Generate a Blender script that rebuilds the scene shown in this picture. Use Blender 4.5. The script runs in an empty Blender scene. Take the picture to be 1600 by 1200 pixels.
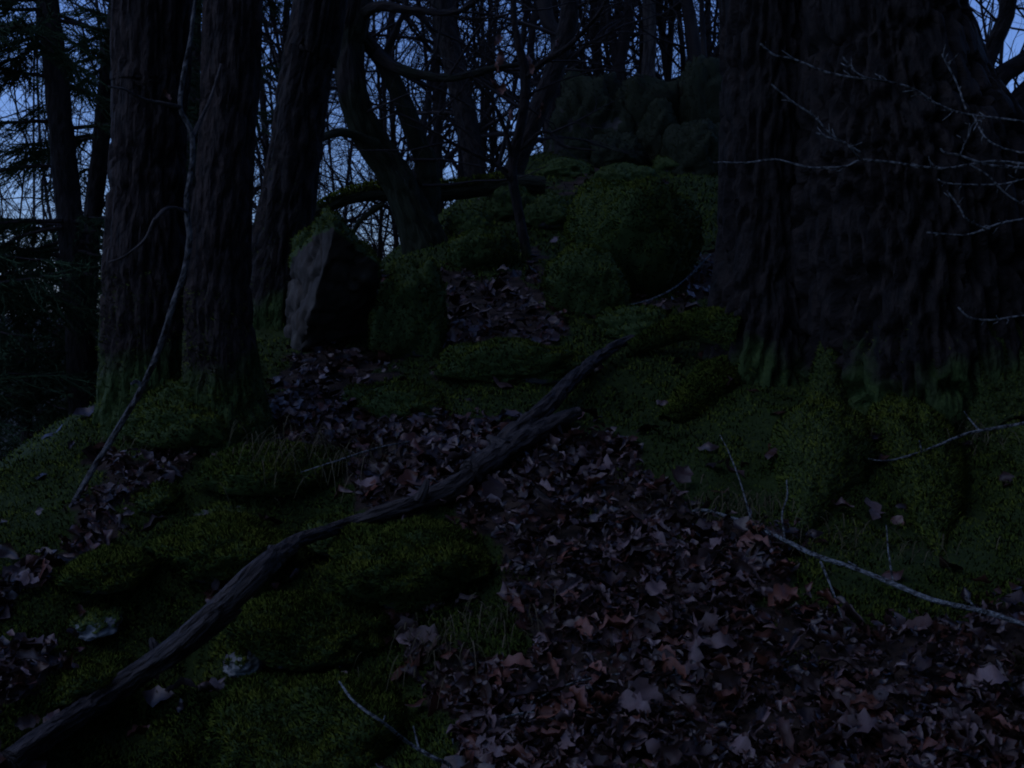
import bpy, bmesh, math, random
import numpy as np
from mathutils import Vector

random.seed(7)
RNG = np.random.default_rng(7)
S = bpy.context.scene
COL = S.collection

# ------------------------------------------------------------------ camera
CAMZ, PITCH, LENS = 1.5, math.radians(4.0), 38.0
F = 1600 * LENS / 36.0
cd = bpy.data.cameras.new('camera'); cam = bpy.data.objects.new('camera', cd); COL.objects.link(cam)
cam.location = (0, 0, CAMZ); cam.rotation_euler = (math.pi / 2 - PITCH, 0, 0)
cd.lens = LENS; cd.sensor_width = 36; cd.clip_start = 0.05; cd.clip_end = 2000
S.camera = cam
# ------------------------------------------------------------------ dusk sky and the last of the sun
W = bpy.data.worlds.new('World'); S.world = W; W.use_nodes = True
nt = W.node_tree; nt.nodes.clear()
sky = nt.nodes.new('ShaderNodeTexSky'); sky.sky_type = 'NISHITA'; sky.sun_disc = False
SUN_EL, SUN_ROT = math.radians(58.0), math.radians(250)
sky.sun_elevation = SUN_EL; sky.sun_rotation = SUN_ROT
sky.ozone_density = 3.0; sky.air_density = 1.0; sky.dust_density = 1.0
bg = nt.nodes.new('ShaderNodeBackground'); bg.inputs['Strength'].default_value = 0.125
out = nt.nodes.new('ShaderNodeOutputWorld')
tn = nt.nodes.new('ShaderNodeMix'); tn.data_type = 'RGBA'; tn.blend_type = 'MULTIPLY'; tn.inputs[0].default_value = 1
tn.inputs[7].default_value = (.57, .71, 1.12, 1)      # blue hour white balance
nt.links.new(sky.outputs[0], tn.inputs[6]); nt.links.new(tn.outputs[2], bg.inputs['Color']); nt.links.new(bg.outputs[0], out.inputs['Surface'])
sl = bpy.data.lights.new('sun', 'SUN'); sl.energy = 0.14; sl.angle = math.radians(50); sl.color = (1.0, 0.95, 0.88)
sun = bpy.data.objects.new('sun', sl); COL.objects.link(sun)
sun.rotation_euler = (math.pi / 2 - SUN_EL, 0, -SUN_ROT + math.pi)
S.view_settings.view_transform = 'Standard'; S.view_settings.look = 'None'
S.view_settings.gamma = 1.0; S.view_settings.exposure = 0.0
S.cycles.max_bounces = 4; S.cycles.diffuse_bounces = 2; S.cycles.glossy_bounces = 2
S.cycles.use_denoising = True
S.cycles.filter_width = 2.0

# ------------------------------------------------------------------ noise
def _h(ix, iy, iz, seed):
    n = (ix.astype(np.int64) * 374761393 + iy.astype(np.int64) * 668265263 + iz.astype(np.int64) * 2147483647 + seed * 974634777) & 0x7fffffff
    n = ((n ^ (n >> 13)) * 1274126177) & 0x7fffffff
    n = (n ^ (n >> 16)) & 0xffff
    return n / 32767.5 - 1.0
def vnoise(P, seed=0):
    P = np.asarray(P, float); i = np.floor(P); f = P - i; f = f * f * (3 - 2 * f)
    x, y, z = i[:, 0], i[:, 1], i[:, 2]; fx, fy, fz = f[:, 0], f[:, 1], f[:, 2]
    r = 0
    for dx in (0, 1):
        for dy in (0, 1):
            for dz in (0, 1):
                w = (fx if dx else 1 - fx) * (fy if dy else 1 - fy) * (fz if dz else 1 - fz)
                r = r + w * _h(x + dx, y + dy, z + dz, seed)
    return r
def fbm(P, seed=0, o=3):
    P = np.asarray(P, float); r = 0; a = 1.0; t = 0
    for k in range(o):
        r = r + a * vnoise(P * (2.03 ** k) + 17.3 * k, seed + k); t += a; a *= 0.5
    return r / t

# ------------------------------------------------------------------ terrain
CREST = np.array([(-1.7, -6), (-1.58, 2), (-1.5, 3.0), (-1.4, 3.6), (-1.2, 4.3), (-.85, 5.0), (-.42, 5.8),
                  (0.0, 7.2), (.3, 9.0), (1.0, 10.0), (3, 11), (14, 14), (40, 30)], float)
def outside(x, y):
    best = np.full(x.shape, 1e9); sgn = np.ones(x.shape)
    for a, b in zip(CREST[:-1], CREST[1:]):
        d = b - a; L2 = d @ d
        t = np.clip(((x - a[0]) * d[0] + (y - a[1]) * d[1]) / L2, 0, 1)
        ex = x - a[0] - t * d[0]; ey = y - a[1] - t * d[1]
        q = ex * ex + ey * ey
        s = np.where(d[0] * (y - a[1]) - d[1] * (x - a[0]) > 0, 1.0, -1.0)   # left of the line = beyond the crest
        m = q < best - 1e-9
        best = np.where(m, q, best); sgn = np.where(m, s, sgn)
    return np.sqrt(best) * sgn
def ground_raw(x, y):
    x = np.asarray(x, float); y = np.asarray(y, float)
    yy = np.where(y < 10, y, 10 + 3 * (1 - np.exp(-(y - 10) / 3.0)))
    base = .31 * yy
    s = np.maximum(outside(x, y), 0)
    z = base - .85 * s * s / (s + .35)
    val = -2.4 + .5 * fbm(np.stack([x * .08, y * .08, x * 0], -1).reshape(-1, 3), 5).reshape(x.shape)
    k = .6
    hh = np.clip(.5 + .5 * (z - val) / k, 0, 1)
    z = val * (1 - hh) + z * hh + k * hh * (1 - hh)
    P = np.stack([x, y, x * 0], -1).reshape(-1, 3)
    z = z + .045 * fbm(P * 2.2, 11, 3).reshape(x.shape) + .012 * fbm(P * 14, 12, 2).reshape(x.shape)
    return z
PITS = []
for (px_, py_, r_, h_) in [(440, 1010, .40, .13), (250, 930, .22, .07), (235, 1110, .13, .15), (330, 1075, .08, .10), (190, 1005, .09, .10), (445, 900, .08, .10), (300, 925, .06, .07), (470, 1045, .07, .08),
                           (600, 1010, .10, .07), (720, 1040, .08, .05), (480, 805, .12, .10), (330, 780, .07, .06), (90, 1150, .12, .10), (1110, 640, .14, .08), (1010, 620, .12, .05),
                           (1180, 760, .10, .05), (1420, 800, .15, .07), (1310, 830, .10, .05), (1530, 760, .12, .06), (560, 690, .10, .05), (880, 560, .10, .06)]:
    u_ = -(py_ - 600) / F; rz_ = (-math.sin(PITCH) + u_ * math.cos(PITCH)) / (math.cos(PITCH) + u_ * math.sin(PITCH)); d_ = CAMZ / (.31 - rz_)
    PITS.append(((px_ - 800) / F * d_ / (math.cos(PITCH) + u_ * math.sin(PITCH)), d_, r_, h_))
_base_raw = ground_raw
def ground_raw(x, y):
    z = _base_raw(x, y)
    for (a_, b_, r_, h_) in PITS: z = z - h_ * np.exp(-((x - a_) ** 2 + ((y - b_) * .8) ** 2) / (r_ * r_))
    return z
GX0, GY0, GR, GN, GM = -10.0, -3.0, .035, 570, 600
_gx = GX0 + GR * np.arange(GN); _gy = GY0 + GR * np.arange(GM)
_X, _Y = np.meshgrid(_gx, _gy); GRID = ground_raw(_X, _Y)
def gz(x, y):
    x = np.asarray(x, float); y = np.asarray(y, float)
    u = np.clip((x - GX0) / GR, 0, GN - 1.001); v = np.clip((y - GY0) / GR, 0, GM - 1.001)
    i = u.astype(int); j = v.astype(int); a = u - i; b = v - j
    return (GRID[j, i] * (1 - a) * (1 - b) + GRID[j, i + 1] * a * (1 - b) + GRID[j + 1, i] * (1 - a) * b + GRID[j + 1, i + 1] * a * b)
def gz1(x, y):
    if GX0 < x < GX0 + GR * (GN - 2) and GY0 < y < GY0 + GR * (GM - 2): return float(gz(x, y))
    return float(ground_raw(np.array([x]), np.array([y]))[0])
CP, SP = math.cos(PITCH), math.sin(PITCH)
def ray(px, py):
    X = (np.asarray(px, float) - 800) / F; U = -(np.asarray(py, float) - 600) / F
    dy = CP + U * SP; dz = -SP + U * CP
    return X / dy, dz / dy                       # per metre of depth along y
def at(px, py, d):
    rx, rz = ray(px, py)
    return np.array([rx * d, d, CAMZ + rz * d])
def hit(px, py, lift=0.0, far=15.0):
    rx, rz = ray(px, py); d = np.arange(1.0, far, .01)
    below = CAMZ + rz * d - gz(rx * d, d) < lift
    k = np.argmax(below) if below.any() else len(d) - 1
    return at(px, py, d[k])

# ------------------------------------------------------------------ mesh helpers
class MB:
    def __init__(s): s.v = []; s.f = []; s.g = []; s.n = 0
    def add(s, V, Fc, G=None):
        V = np.asarray(V, float); s.v.append(V); s.f.append(np.asarray(Fc, int) + s.n); s.n += len(V)
        s.g.append(V if G is None else G)
def mesh_np(name, V, faces, mats, smooth=True, tint=None, grain=None, normals=None):
    me = bpy.data.meshes.new(name); V = np.asarray(V, np.float32)
    me.vertices.add(len(V)); me.vertices.foreach_set('co', V.ravel())
    faces = [np.asarray(f, np.int32) for f in faces if len(f)]
    idx = np.concatenate([f.ravel() for f in faces]); tot = np.concatenate([np.full(len(f), f.shape[1], np.int32) for f in faces])
    st = np.concatenate([[0], np.cumsum(tot)[:-1]]).astype(np.int32)
    me.loops.add(len(idx)); me.loops.foreach_set('vertex_index', idx.astype(np.int32))
    me.polygons.add(len(tot)); me.polygons.foreach_set('loop_start', st); me.polygons.foreach_set('loop_total', tot)
    me.polygons.foreach_set('use_smooth', np.full(len(tot), smooth))
    if tint is not None:
        a = me.attributes.new('tint', 'FLOAT', 'POINT'); a.data.foreach_set('value', np.asarray(tint, np.float32))
    if grain is not None:
        a = me.attributes.new('grain', 'FLOAT_VECTOR', 'POINT'); a.data.foreach_set('vector', np.asarray(grain, np.float32).ravel())
    for m in (mats if isinstance(mats, (list, tuple)) else [mats]): me.materials.append(m)
    me.update(calc_edges=True)
    if normals is not None: me.normals_split_custom_set_from_vertices(np.asarray(normals, np.float32))
    else: me.validate()
    return me
def link(name, me, parent=None, origin=None):
    o = bpy.data.objects.new(name, me); COL.objects.link(o)
    if parent: o.parent = parent
    return o
def part(name, mb, mat, parent, smooth=True, tint=None, kind=None, normals=None):
    """world-space pieces become a part of the thing whose Empty stands at its base"""
    V = np.concatenate(mb.v) - np.array(parent_origin(parent))
    fs = {}
    for f in mb.f: fs.setdefault(f.shape[1], []).append(f)
    o = link(name, mesh_np(name, V, [np.concatenate(x) for x in fs.values()], mat, smooth, tint, np.concatenate(mb.g) if tint is None else None, normals), parent)
    if kind: o['kind'] = kind
    return o
def parent_origin(p):
    v = Vector((0, 0, 0))
    while p: v = v + p.location; p = p.parent
    return v
def tag(o, label, cat, group=None, kind=None):
    o['label'] = label; o['category'] = cat
    if group: o['group'] = group
    if kind: o['kind'] = kind
    return o
def thing(name, label, cat, loc, group=None):
    o = bpy.data.objects.new(name, None); COL.objects.link(o); o.location = [float(c) for c in loc]
    o.empty_display_size = .1
    return tag(o, label, cat, group)
def spline(P, n):
    P = np.asarray(P, float)
    if len(P) == 2: return P[0] + (P[1] - P[0]) * np.linspace(0, 1, n)[:, None]
    Q = np.vstack([2 * P[0] - P[1], P, 2 * P[-1] - P[-2]])
    L = np.concatenate([[0], np.cumsum(np.linalg.norm(np.diff(P[:, :3], axis=0), axis=1))])
    o = np.empty((n, P.shape[1]))
    for k, s in enumerate(np.linspace(0, L[-1], n)):
        i = min(max(np.searchsorted(L, s) - 1, 0), len(P) - 2); t = (s - L[i]) / max(L[i + 1] - L[i], 1e-9)
        a, b, c, d = Q[i:i + 4]
        o[k] = .5 * (2 * b + (c - a) * t + (2 * a - 5 * b + 4 * c - d) * t * t + (3 * b - a - 3 * c + d) * t ** 3)
    return o
def tube(P, R, seg=8, disp=None, close=True):
    """P n x 3, R n ; disp(points, theta, ring) -> radial factor"""
    P = np.asarray(P, float); R = np.asarray(R, float); n = len(P)
    T = np.gradient(P, axis=0); T /= np.linalg.norm(T, axis=1)[:, None] + 1e-12
    u = np.cross(T[0], (1, 0, 0) if abs(T[0][0]) < .8 else (0, 1, 0)); u /= np.linalg.norm(u)
    th = np.linspace(0, 2 * math.pi, seg, endpoint=False); V = np.empty((n, seg, 3))
    for i in range(n):
        u = u - (u @ T[i]) * T[i]; u /= np.linalg.norm(u) + 1e-12
        w = np.cross(T[i], u)
        V[i] = np.cos(th)[:, None] * u + np.sin(th)[:, None] * w
    pts = P[:, None] + V * R[:, None, None]
    ax = np.concatenate([[0], np.cumsum(np.linalg.norm(np.diff(P, axis=0), axis=1))]); off = P[0] @ np.array([3.1, 1.7, .9])
    tube.G = np.stack([np.cos(th)[None] * R[:, None], np.sin(th)[None] * R[:, None], np.repeat(ax[:, None], seg, 1)], -1).reshape(-1, 3) + np.array([off, 0, off])
    if disp is not None:
        f = disp(tube.G, np.tile(th, n), np.repeat(np.arange(n), seg)).reshape(n, seg)
        pts = P[:, None] + V * (R[:, None] * f)[:, :, None]
    V = pts.reshape(-1, 3)
    i, j = np.meshgrid(np.arange(n - 1), np.arange(seg), indexing='ij')
    a = i * seg + j; b = i * seg + (j + 1) % seg
    Fq = np.stack([a, b, b + seg, a + seg], -1).reshape(-1, 4)
    return V, Fq
def tubec(mb, P, R, seg=8, disp=None):
    V, Fq = tube(P, R, seg, disp)
    n = len(V); V = np.vstack([V, [P[0]], [P[-1]]]); mb.add(V, Fq, np.vstack([tube.G, tube.G[:1], tube.G[-1:]]))
    base = mb.n - len(V); j = np.arange(seg)
    mb.f.append(np.stack([np.full(seg, n), (j + 1) % seg, j], -1) + base)
    mb.f.append(np.stack([np.full(seg, n + 1), n - seg + j, n - seg + (j + 1) % seg], -1) + base)
def bark_disp(R, freq=26, depth=.07, seed=1, lump=.05):
    def d(P, th, ring):
        r = R[ring]
        Q = np.stack([P[:, 0] * freq, P[:, 1] * freq, P[:, 2] * freq * .17], -1)
        n = 1 - 1.7 * np.exp(-(fbm(Q, seed, 3) / .13) ** 2)
        big = fbm(P * np.array([3.2, 3.2, 1.5]), seed + 9, 2)
        return 1 + depth * (n - .5) + lump * big * 2
    return d

# ------------------------------------------------------------------ materials
def mat(name, rough=.9, spec=.2):
    m = bpy.data.materials.new(name); m.use_nodes = True
    b = m.node_tree.nodes['Principled BSDF']; b.inputs['Roughness'].default_value = rough
    b.inputs['Specular IOR Level'].default_value = spec
    return m, m.node_tree, b
def nnode(t, typ, **k):
    n = t.nodes.new(typ)
    for a, v in k.items(): setattr(n, a, v)
    return n
def coords(t, scale=(1, 1, 1), obj=True):
    c = nnode(t, 'ShaderNodeTexCoord'); mp = nnode(t, 'ShaderNodeMapping'); mp.inputs['Scale'].default_value = scale
    t.links.new(c.outputs['Object'], mp.inputs['Vector']); return mp.outputs[0]
def noise_ramp(t, vec, scale, stops, detail=4):
    n = nnode(t, 'ShaderNodeTexNoise'); n.inputs['Scale'].default_value = scale; n.inputs['Detail'].default_value = detail
    t.links.new(vec, n.inputs['Vector']); r = ramp(t, n.outputs['Fac'], stops); return n.outputs['Fac'], r
def ramp(t, fac, stops):
    r = nnode(t, 'ShaderNodeValToRGB'); e = r.color_ramp.elements
    while len(e) < len(stops): e.new(.5)
    for q, (p, c) in zip(e, stops): q.position = p; q.color = (*c, 1) if len(c) == 3 else c
    t.links.new(fac, r.inputs[0]); return r.outputs[0]
def bump(t, b, h, strength, dist):
    n = nnode(t, 'ShaderNodeBump'); n.inputs['Strength'].default_value = strength; n.inputs['Distance'].default_value = dist
    t.links.new(h, n.inputs['Height']); t.links.new(n.outputs[0], b.inputs['Normal'])
def mixc(t, fac, a, c):
    m = nnode(t, 'ShaderNodeMix', data_type='RGBA'); t.links.new(fac, m.inputs[0]); t.links.new(a, m.inputs[6]); t.links.new(c, m.inputs[7]); return m.outputs[2]
def bark_mat(name, c1, c2, moss=None, scale=18, mossz=(0.0, 1.0), rough=.85, along=.2):
    m, t, b = mat(name, rough, .25)
    ga = nnode(t, 'ShaderNodeAttribute', attribute_name='grain'); mp = nnode(t, 'ShaderNodeMapping'); mp.inputs['Scale'].default_value = (1, 1, along)
    t.links.new(ga.outputs['Vector'], mp.inputs['Vector']); v = mp.outputs[0]
    f, col = noise_ramp(t, v, scale, [(.36, c1), (.62, c2)], 8)
    if moss:
        v2 = coords(t); f2, _ = noise_ramp(t, v2, 5, [(0, (0, 0, 0)), (1, (1, 1, 1))], 5)
        c = nnode(t, 'ShaderNodeTexCoord'); s = nnode(t, 'ShaderNodeSeparateXYZ'); t.links.new(c.outputs['Object'], s.inputs[0])
        mr = nnode(t, 'ShaderNodeMapRange'); t.links.new(s.outputs[2], mr.inputs[0])
        mr.inputs[1].default_value = mossz[0]; mr.inputs[2].default_value = mossz[1]; mr.inputs[3].default_value = .5; mr.inputs[4].default_value = -.3
        ad = nnode(t, 'ShaderNodeMath', operation='ADD'); t.links.new(f2, ad.inputs[0]); t.links.new(mr.outputs[0], ad.inputs[1])
        k = ramp(t, ad.outputs[0], [(.55, (0, 0, 0)), (.72, (1, 1, 1))])
        rgb = nnode(t, 'ShaderNodeRGB'); rgb.outputs[0].default_value = (*moss, 1)
        col = mixc(t, k, col, rgb.outputs[0])
    t.links.new(col, b.inputs['Base Color']); bump(t, b, f, 1.0, .05); return m
MOSSC = (.035, .06, .012)
M_BARK = bark_mat('bark_brown', (.007, .005, .004), (.04, .027, .021), MOSSC, 55, (.0, .5), along=.3)
M_OAK = bark_mat('bark_oak', (.0045, .0038, .003), (.022, .016, .0125), MOSSC, 30, (-.15, .3), along=.4)
M_MOSSBARK = bark_mat('bark_mossy', (.006, .005, .004), (.024, .018, .014), (.011, .015, .0045), 36, (.1, 1.9))
M_ROOT = bark_mat('root_moss', (.02, .03, .007), (.05, .07, .014), (.035, .055, .011), 40, (3, 5), along=.8)
M_FAR = bark_mat('bark_far', (.010, .008, .008), (.035, .028, .025), None, 12)
M_TWIG = bark_mat('twig_bark', (.03, .025, .022), (.10, .085, .075), None, 40)
M_LICHEN = bark_mat('twig_lichen', (.02, .018, .017), (.31, .33, .32), None, 110, along=.7)
M_SAPLING = bark_mat('sapling_bark', (.014, .012, .010), (.15, .145, .135), None, 70, along=.5)
M_LOG = bark_mat('dead_wood', (.010, .008, .007), (.06, .048, .042), None, 60, rough=.65)
def moss_mat(name, stops):
    m, t, b = mat(name, .95, .1)
    a = nnode(t, 'ShaderNodeAttribute', attribute_name='tint')
    v = coords(t); n = nnode(t, 'ShaderNodeTexNoise'); n.inputs['Scale'].default_value = 7; n.inputs['Detail'].default_value = 3; t.links.new(v, n.inputs['Vector'])
    ad = nnode(t, 'ShaderNodeMath', operation='MULTIPLY_ADD'); t.links.new(n.outputs['Fac'], ad.inputs[0]); ad.inputs[1].default_value = .9
    mu = nnode(t, 'ShaderNodeMath', operation='MULTIPLY_ADD'); t.links.new(a.outputs['Fac'], mu.inputs[0]); mu.inputs[1].default_value = .45; mu.inputs[2].default_value = -.2
    t.links.new(mu.outputs[0], ad.inputs[2])
    t.links.new(ramp(t, ad.outputs[0], stops), b.inputs['Base Color']); return m
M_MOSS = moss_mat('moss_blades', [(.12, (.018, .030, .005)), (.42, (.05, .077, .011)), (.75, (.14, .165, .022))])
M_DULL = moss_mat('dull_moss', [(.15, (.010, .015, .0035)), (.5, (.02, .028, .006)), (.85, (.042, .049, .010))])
M_NEEDLE = moss_mat('spruce_needles', [(.15, (.012, .024, .012)), (.5, (.025, .045, .02)), (.85, (.05, .075, .03))])
def rock_mat(name, c1, c2, lich, mossy=True, mossc=MOSSC):
    m, t, b = mat(name, .85, .3); v = coords(t)
    f, col = noise_ramp(t, v, 9, [(.3, c1), (.7, c2)], 8)
    f2, k = noise_ramp(t, v, 4, [(.52, (0, 0, 0)), (.62, (1, 1, 1))], 6)
    rgb = nnode(t, 'ShaderNodeRGB'); rgb.outputs[0].default_value = (*lich, 1); col = mixc(t, k, col, rgb.outputs[0])
    if mossy:
        a = nnode(t, 'ShaderNodeAttribute', attribute_name='tint'); k2 = ramp(t, a.outputs['Fac'], [(.45, (0, 0, 0)), (.55, (1, 1, 1))])
        g = nnode(t, 'ShaderNodeRGB'); g.outputs[0].default_value = (*mossc, 1); col = mixc(t, k2, col, g.outputs[0])
    t.links.new(col, b.inputs['Base Color']); bump(t, b, f, .8, .02); return m
M_ROCK = rock_mat('mossy_rock', (.02, .019, .018), (.06, .056, .052), (.075, .08, .068))
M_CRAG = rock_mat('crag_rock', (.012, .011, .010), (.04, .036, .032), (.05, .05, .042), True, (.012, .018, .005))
M_STONE = rock_mat('stone_brown', (.022, .018, .013), (.06, .049, .037), (.08, .073, .056))
M_PALE = rock_mat('lichened_rock', (.05, .048, .044), (.13, .125, .118), (.22, .23, .21))
def leaf_mat(name, c):
    m, t, b = mat(name, .33, .42); v = coords(t)
    oi = nnode(t, 'ShaderNodeObjectInfo'); a = nnode(t, 'ShaderNodeAttribute', attribute_name='tint')
    ad = nnode(t, 'ShaderNodeMath', operation='ADD'); t.links.new(oi.outputs['Random'], ad.inputs[0]); t.links.new(a.outputs['Fac'], ad.inputs[1])
    fr = nnode(t, 'ShaderNodeMath', operation='FRACT'); t.links.new(ad.outputs[0], fr.inputs[0])
    c1 = ramp(t, fr.outputs[0], c)
    f, k = noise_ramp(t, v, 60, [(.3, (.55, .55, .55)), (.7, (1.1, 1.1, 1.1))], 4)
    mm = nnode(t, 'ShaderNodeMix', data_type='RGBA', blend_type='MULTIPLY'); mm.inputs[0].default_value = 1
    t.links.new(c1, mm.inputs[6]); t.links.new(k, mm.inputs[7]); t.links.new(mm.outputs[2], b.inputs['Base Color'])
    bump(t, b, f, .4, .004); return m
M_LEAVES = [leaf_mat('leaf_dark_brown', [(0, (.025, .010, .007)), (.6, (.042, .019, .013)), (1, (.075, .035, .026))]),
            leaf_mat('leaf_rust', [(0, (.10, .032, .018)), (1, (.19, .068, .04))]),
            leaf_mat('leaf_pale', [(0, (.11, .068, .062)), (1, (.22, .145, .135))])]
M_LITTER = leaf_mat('leaf_litter', [(0, (.012, .007, .005)), (.3, (.035, .016, .011)), (.5, (.058, .026, .018)), (.68, (.10, .035, .021)), (.8, (.03, .016, .012)), (.95, (.095, .058, .051)), (1, (.19, .13, .12))])
M_GRASS = moss_mat('dead_grass', [(.15, (.035, .034, .015)), (.5, (.08, .066, .036)), (.85, (.13, .108, .066))])
m, t, b = mat('forest_soil', .95, .15); v = coords(t)
f, col = noise_ramp(t, v, 14, [(.3, (.018, .013, .009)), (.6, (.045, .03, .022)), (.8, (.07, .05, .035))], 8)
a = nnode(t, 'ShaderNodeAttribute', attribute_name='tint'); k = ramp(t, a.outputs['Fac'], [(.3, (0, 0, 0)), (.7, (1, 1, 1))])
g = nnode(t, 'ShaderNodeRGB'); g.outputs[0].default_value = (.022, .035, .007, 1)
t.links.new(mixc(t, k, col, g.outputs[0]), b.inputs['Base Color']); bump(t, b, f, 1, .03); M_SOIL = m

# ------------------------------------------------------------------ where the litter lies (photograph pixels traced on to the ground)
LITTER = [
    [(690, 425), (800, 425), (850, 470), (900, 520), (780, 555), (700, 575), (655, 560), (690, 500)],
    [(450, 545), (650, 555), (580, 590), (520, 640), (740, 655), (870, 670), (770, 740), (600, 805), (545, 770), (550, 705), (400, 690), (365, 660), (430, 610)],
    [(770, 760), (850, 700), (980, 680), (1060, 780), (1270, 865), (1255, 900), (1190, 950), (1330, 1000), (1420, 985), (1600, 960), (2000, 960), (2000, 1500), (690, 1500), (695, 1080), (815, 1000), (795, 880), (720, 800)],
    [(190, 700), (290, 700), (285, 745), (200, 800), (110, 900), (0, 965), (-200, 1000), (-200, 950), (0, 915), (120, 830), (140, 745)],
    [(610, 950), (690, 1000), (705, 1070), (630, 1010)],
    [(1035, 465), (1125, 385), (1150, 430), (1060, 485), (930, 500)],
    [(840, 300), (930, 262), (1000, 240), (1080, 232), (1130, 250), (960, 262), (880, 305)],
    [(-100, 990), (60, 990), (75, 1060), (30, 1120), (-100, 1150)],
    [(820, 385), (850, 385), (850, 440), (820, 440)]]
def inpoly(px, py, poly):
    r = np.zeros(px.shape, bool); n = len(poly)
    for i in range(n):
        x1, y1 = poly[i]; x2, y2 = poly[(i + 1) % n]
        if y1 == y2: continue
        c = ((y1 > py) != (y2 > py)) & (px < (x2 - x1) * (py - y1) / (y2 - y1) + x1); r ^= c
    return r
def project(P):
    x, y, z = P[:, 0], P[:, 1], P[:, 2] - CAMZ
    fw = y * CP - z * SP; up = y * SP + z * CP; fw = np.where(fw < .1, .1, fw)
    return 800 + F * x / fw, 600 - F * up / fw
def litter(P):
    px, py = project(P); w = 1600.0 / np.maximum(P[:, 1], 1.0) * .10
    Q = P * np.array([1, 1, 0])
    px = px + w * fbm(Q * 7, 31, 2); py = py + w * .8 * fbm(Q * 7, 37, 2)
    r = np.zeros(px.shape, bool)
    for p in LITTER: r |= inpoly(px, py, p)
    return r
def gnormal(x, y, e=.04):
    n = np.stack([gz(x - e, y) - gz(x + e, y), gz(x, y - e) - gz(x, y + e), np.full(np.shape(x), 2 * e)], -1)
    return n / np.linalg.norm(n, axis=-1)[:, None]

# ------------------------------------------------------------------ ground sheet
ys = np.concatenate([np.linspace(-12, .4, 24)[:-1], .4 + (np.linspace(0, 1, 300) ** 1.35) * 12.6, 13 * (40 ** np.linspace(0, 1, 46))[1:]])
us = np.linspace(-1, 1, 281); us = np.sign(us) * np.abs(us) ** 1.2
U, Y = np.meshgrid(us, ys); X = U * (3.0 + 1.1 * np.abs(Y)); Z = ground_raw(X, Y)
inside = (X > GX0) & (X < GX0 + GR * (GN - 2)) & (Y > GY0) & (Y < GY0 + GR * (GM - 2))
Z = np.where(inside, gz(X, Y), Z)
V = np.stack([X, Y, Z], -1).reshape(-1, 3); nr, nc = X.shape
i, j = np.meshgrid(np.arange(nr - 1), np.arange(nc - 1), indexing='ij'); a = i * nc + j
Fq = np.stack([a, a + 1, a + nc + 1, a + nc], -1).reshape(-1, 4)
mossv = np.where((V[:, 1] > 1) & (V[:, 1] < 11), np.where(litter(V), 0.0, 1.0), .4)
gr = link('ground', mesh_np('ground', V, [Fq], M_SOIL, True, mossv)); gr['kind'] = 'structure'
gr['label'] = 'steep woodland slope of dark soil under moss and leaf litter'

# ------------------------------------------------------------------ moss blades
def blades(P, N, length, width, lean=.8, rng=RNG):
    n = len(P); L = length * rng.uniform(.5, 1.3, n) * .6 * (1 + .4 * fbm(P * 26, 90, 2))
    d = N + rng.normal(0, lean, (n, 3)); d[:, 2] += .25; d /= np.linalg.norm(d, axis=1)[:, None]
    s = np.cross(d, rng.normal(0, 1, (n, 3))); s /= np.linalg.norm(s, axis=1)[:, None] + 1e-9
    w = width * rng.uniform(.65, 1.25, n)
    V = np.stack([P - s * w[:, None] - N * .003, P + s * w[:, None] - N * .003, P + d * L[:, None]], 1).reshape(-1, 3)
    bn = N * .75 + d * .4 + rng.normal(0, .12, (n, 3)); bn /= np.linalg.norm(bn, axis=1)[:, None]; blades.N = np.repeat(bn, 3, 0)
    tint = np.repeat(np.clip(rng.uniform(0, 1, n) * .4 + .3 + .32 * fbm(P * 17, 91, 2), 0, 1), 3); tint[2::3] = np.minimum(1, tint[2::3] + .25)
    return V, np.arange(3 * n).reshape(-1, 3), tint
def moss_on(V, Fq, n, parent, length=.016, width=.0022, mask=None, name='moss', mt=None):
    """tufts on the faces of a mesh (world coordinates), kept where mask(points, normals)"""
    T = np.concatenate([Fq[:, :3], Fq[:, [0, 2, 3]]]) if Fq.shape[1] == 4 else Fq
    a, b, c = V[T[:, 0]], V[T[:, 1]], V[T[:, 2]]
    cr = np.cross(b - a, c - a); ar = np.linalg.norm(cr, axis=1); N = cr / (ar[:, None] + 1e-12)
    w = ar.copy(); w[N[:, 2] < -.45] *= .05
    k = RNG.choice(len(T), n, p=w / w.sum()); u = RNG.random(n); v = RNG.random(n); q = u + v > 1; u[q] = 1 - u[q]; v[q] = 1 - v[q]
    P = a[k] + u[:, None] * (b - a)[k] + v[:, None] * (c - a)[k]; NN = N[k]
    if mask is not None:
        g = mask(P, NN); P = P[g]; NN = NN[g]
    if len(P) < 3: return
    Vb, Fb, ti = blades(P, NN, length, width)
    mb = MB(); mb.add(Vb, Fb)
    return part(name, mb, mt or M_MOSS, parent, True, ti, 'stuff', blades.N)
# depth map of the bare ground for scattering
DP = 5; _px = np.arange(-320, 1921, DP); _py = np.arange(200, 1501, DP)
PX, PY = np.meshgrid(_px, _py); RX, RZ = ray(PX, PY)
DM = np.full(PX.shape, np.nan); d = 1.2
while d < 13:
    z = CAMZ + RZ * d - gz(RX * d, RX * 0 + d)
    DM = np.where(np.isnan(DM) & (z < 0), d, DM); d *= 1.004
okp = np.argwhere(~np.isnan(DM) & (outside(RX * np.nan_to_num(DM), np.nan_to_num(DM)) < 1.2))
def scatter(n):
    k = okp[RNG.integers(0, len(okp), n)]
    px = PX[k[:, 0], k[:, 1]] + RNG.uniform(-DP, DP, n); py = PY[k[:, 0], k[:, 1]] + RNG.uniform(-DP, DP, n)
    d = DM[k[:, 0], k[:, 1]] * RNG.uniform(.99, 1.01, n); rx, rz = ray(px, py)
    x = rx * d; y = d; return np.stack([x, y, gz(x, y)], -1)
P = scatter(520000); g = ~litter(P)
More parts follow.
